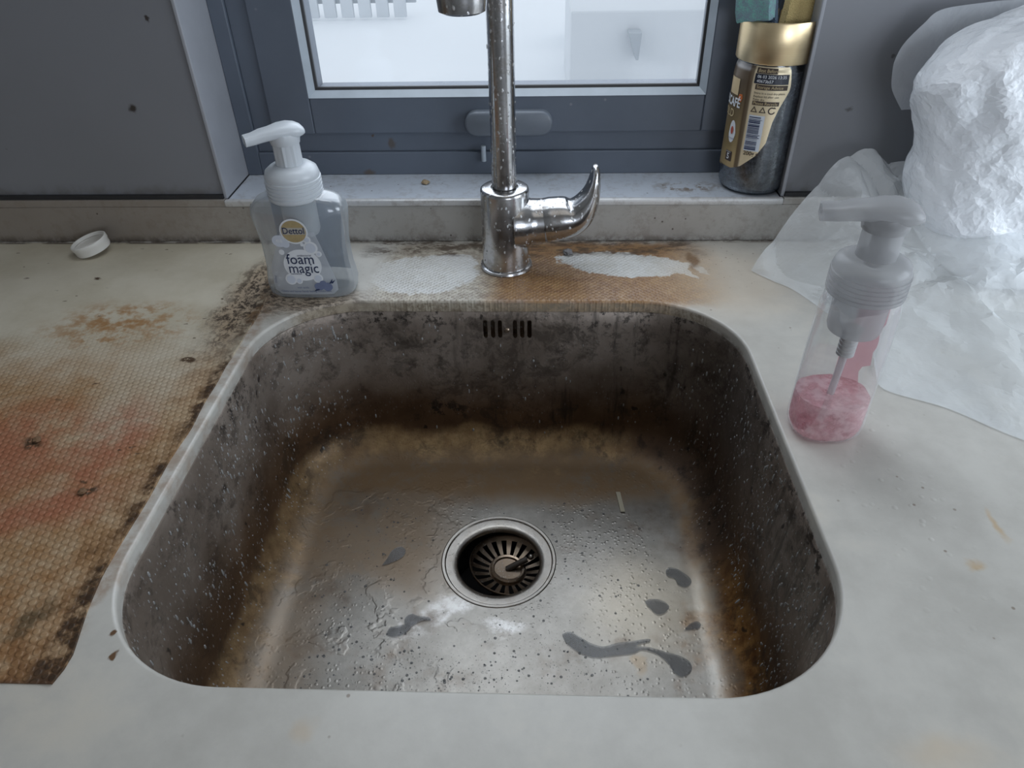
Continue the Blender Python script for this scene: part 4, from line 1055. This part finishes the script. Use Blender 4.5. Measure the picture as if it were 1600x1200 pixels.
# crumbs
def crumb(x, y, r, col, label, z=0, s=1):
    bm = bmesh.new(); bmesh.ops.create_icosphere(bm, subdivisions=3, radius=r)
    for v in bm.verts:
        v.co *= 1+.45*mn.noise(v.co*(1.8/r)+V((s, 0, 0))); v.co.z = v.co.z*.55+r*.45
        v.co.z = max(v.co.z, 0)
    o = fin('dirt_crumb', bm, col, None); o.location = (x, y, z); tag(o, label, 'crumb')
dk = simple('dark_crumb', (.16, .15, .15), .5)
crumb(.0297, .7171, .0052, dk, 'small grey lump of grime on the stained worktop right of the tap', 0, 1)
crumb(-.133, .797, .0042, simple('tan_crumb', (.30, .22, .13), .7), 'tan crumb on the window sill left of the tap', .0492, 5)
crumb(-.388, .404, .0030, simple('brown_crumb', (.16, .09, .045), .8), 'dark brown crumb on the liner in the middle of the red stain', .0008, 7)
crumb(-.324, .350, .0028, simple('brown_crumb', (.16, .09, .045), .8), 'dark brown crumb on the liner, front right of the red stain', .0008, 12)

# ------------------------------------------------------------------ plastic bags
from mathutils.geometry import delaunay_2d_cdt
def crumple_layers(W, H, layers, seed):
    """piecewise-linear creased height field over [0,W]x[0,H] (metres): returns f(u,v)"""
    rg = random.Random(seed); trees = []
    for sp, am, st in layers:
        pts = []; nx = int(W/sp)+3; ny = int(H/(sp*st))+3
        for a in range(nx):
            for b in range(ny):
                pts.append(V(((a-1+rg.uniform(-.48, .48))*sp, (b-1+rg.uniform(-.48, .48))*sp*st)))
        r = delaunay_2d_cdt(pts, [], [], 0, 1e-7)
        vv = [V((p.x, p.y, rg.choice((-1, 1))*rg.uniform(.35, 1)*am)) for p in r[0]]
        trees.append(BVHTree.FromPolygons(vv, r[2]))
    def f(u, v):
        h = 0
        for t in trees:
            q = t.ray_cast(V((u, v, 1)), V((0, 0, -1)))
            if q[0]: h += q[0].z
        return h
    return f
def jitter_mesh(nx, ny, seed, jit=.42):
    rg = random.Random(seed); pts = []
    for a in range(nx+1):
        for b in range(ny+1):
            ja = 0 if a in (0, nx) else rg.uniform(-jit, jit); jb = 0 if b in (0, ny) else rg.uniform(-jit, jit)
            pts.append(V(((a+ja)/nx, (b+jb)/ny)))
    r = delaunay_2d_cdt(pts, [], [], 0, 1e-9)
    return r[0], r[2]
# big white bag: a folded-over bulging skin, closed round the back
fb = crumple_layers(.62, .36, ((.050, .0050, 1.2), (.021, .0032, 1.3), (.0095, .0013, 1.0)), 21)
C0 = V((.470, .676, .117)); A = V((.143, .060, .122))
uv, tris = jitter_mesh(170, 100, 5)
def arc(n_, a, b, t0, t1, N=600):
    P = []
    for i_ in range(N+1):
        t = t0+(t1-t0)*i_/N; c_, s_ = math.cos(t), math.sin(t)
        P.append((math.copysign(abs(c_)**(2/n_), c_), math.copysign(abs(s_)**(2/n_), s_)))
    L_ = [0]
    for p, q in zip(P, P[1:]): L_.append(L_[-1]+math.hypot((q[0]-p[0])*a, (q[1]-p[1])*b))
    def f(u):
        d = u*L_[-1]; lo, hi = 0, N
        while hi-lo > 1:
            m2 = (lo+hi)//2
            if L_[m2] <= d: lo = m2
            else: hi = m2
        k2 = (d-L_[lo])/max(1e-9, L_[hi]-L_[lo]); return P[lo][0]+(P[hi][0]-P[lo][0])*k2, P[lo][1]+(P[hi][1]-P[lo][1])*k2
    return f
fa = arc(3.0, A.x, A.y, PI/2, 2*PI+PI/2); fv = arc(4.0, (A.x+A.y)/2, A.z, -PI/2, PI/2)
bm = bmesh.new(); vs = []
for q in uv:
    cx, cy = fa(q.x); cc, cz = fv(min(.9995, max(.0005, q.y))); cc = max(cc, .002); cx *= cc; cy *= cc
    dn = V((cx/A.x, cy/A.y, cz/A.z)).normalized()
    k = fb(q.x*.62, q.y*.36)*min(1, min(q.x, 1-q.x)*14)
    p = V((C0.x+A.x*cx, C0.y+A.y*cy, C0.z+A.z*cz))+dn*k
    # pinched waist and a shoulder that leans out to the left
    p.x += .004*math.sin(p.z*46+.6) + (.30*max(0, .19-p.z) if p.x < C0.x else 0)*min(1, max(0, (C0.x-p.x)/.05))
    p.z += (p.x-.40)*.10*max(0, min(1, (p.z-.12)/.1))
    p.y = min(p.y, .7472-.0006*abs(k)*100); p.z = max(p.z, .0012+abs(k)*.05)
    vs.append(bm.verts.new(p))
for t in tris:
    try: bm.faces.new([vs[k] for k in t])
    except ValueError: pass
bmesh.ops.remove_doubles(bm, verts=bm.verts, dist=.00005)
bag = fin('crumpled_plastic_bag', bm, mat_film('white_bag_film', .95, (.95, .97, 1, 1), .22, .18, .5), angle=9)
tag(bag, 'big crumpled white plastic bag propped against the right wall panel', 'bag')
# the thinner mouth of the bag standing up behind its left shoulder
bm = bmesh.new(); rows = []
fm = crumple_layers(.2, .2, ((.05, .004, 1), (.018, .0015, 1)), 8)
OUT = [(.345, .150), (.331, .168), (.3265, .185), (.3265, .197), (.332, .210), (.343, .225), (.354, .236), (.385, .241), (.420, .243), (.455, .240)]
OS = spline([V((x, 0, z)) for x, z in OUT], 6)
for k, p in enumerate(OS):
    r_ = []
    for j2 in range(13):
        t = j2/12; q = p.lerp(V((.43, 0, .150)), t*.75)
        r_.append(bm.verts.new((q.x, .722+.010*t+fm(q.x-.30, q.z-.12)*.9, q.z)))
    rows.append(r_)
for a, b in zip(rows, rows[1:]):
    for j2 in range(12): bm.faces.new((a[j2], b[j2], b[j2+1], a[j2+1]))
fin('bag_mouth', bm, mat_film('grey_bag_film', .75, (.70, .72, .75, 1), .35, .3), bag, angle=24)
# loose thin film spreading from it
F = [(.2195, .6765), (.236, .655), (.2521, .6365), (.272, .590), (.2876, .540), (.2860, .505), (.2803, .476), (.3209, .451), (.3606, .4139), (.43, .370), (.52, .330), (.62, .300)]
B = [(.2200, .6780), (.238, .690), (.262, .705), (.283, .716), (.305, .722), (.325, .726), (.350, .730), (.39, .734), (.44, .738), (.50, .74), (.56, .742), (.64, .744)]
HB = [0.001, .022, .050, .076, .096, .098, .090, .080, .085, .09, .09, .09]
Fs = spline([V((x, y, 0)) for x, y in F], 16); Bs = spline([V((x, y, 0)) for x, y in B], 16); Hs = spline([V((h, 0, 0)) for h in HB], 16)
def smp(L_, t):
    k = min(len(L_)-1.0001, max(0, t*(len(L_)-1))); i_ = int(k); return L_[i_].lerp(L_[i_+1], k-i_)
ff = crumple_layers(.46, .42, ((.060, .0085, 1.0), (.026, .0040, 1.0), (.011, .0013, 1.0)), 33)
uv, tris = jitter_mesh(120, 84, 9)
bm = bmesh.new(); vs = []
for q in uv:
    s_, t = q.x, q.y; p = smp(Fs, s_).lerp(smp(Bs, s_), t)
    h = smp(Hs, s_).x*t**(1.2+.4*min(1, s_*2))
    k = ff(p.x-.2, p.y-.32)
    fold = abs(mn.noise(V((p.x*16+p.y*9, p.y*5-p.x*4, 2))))**.7
    am = min(1, t*9, s_*14)*(.30+.70*min(1, t*2.2))
    z = .0012+h+am*(k+abs(k)*.3+.018*fold*min(1, t*3+.15))
    vs.append(bm.verts.new((p.x+am*k*.4, min(.7465, p.y-am*k*.4), max(.0009, z))))
for t in tris:
    try: bm.faces.new([vs[k] for k in t])
    except ValueError: pass
film = fin('loose_plastic_film', bm, mat_film('thin_clear_film', .46, (.97, .99, 1, 1), .12, .25, .28), angle=12)
tag(film, 'thin see-through plastic sheet draped over the worktop behind the pink soap bottle', 'plastic sheet')

# body of the added, unseen ceiling lamp that goes with the overhead fill
lm = empty('added_ceiling_lamp', (.15, -.25, 1.5)); tag(lm, 'flat square ceiling lamp added out of view for the overhead fill light', 'lamp')
bm = bmesh.new(); box(bm, -.47, .47, -.47, .47, -.035, -.001, .004); fin('lamp_housing', bm, M['ceil'], lm, False)
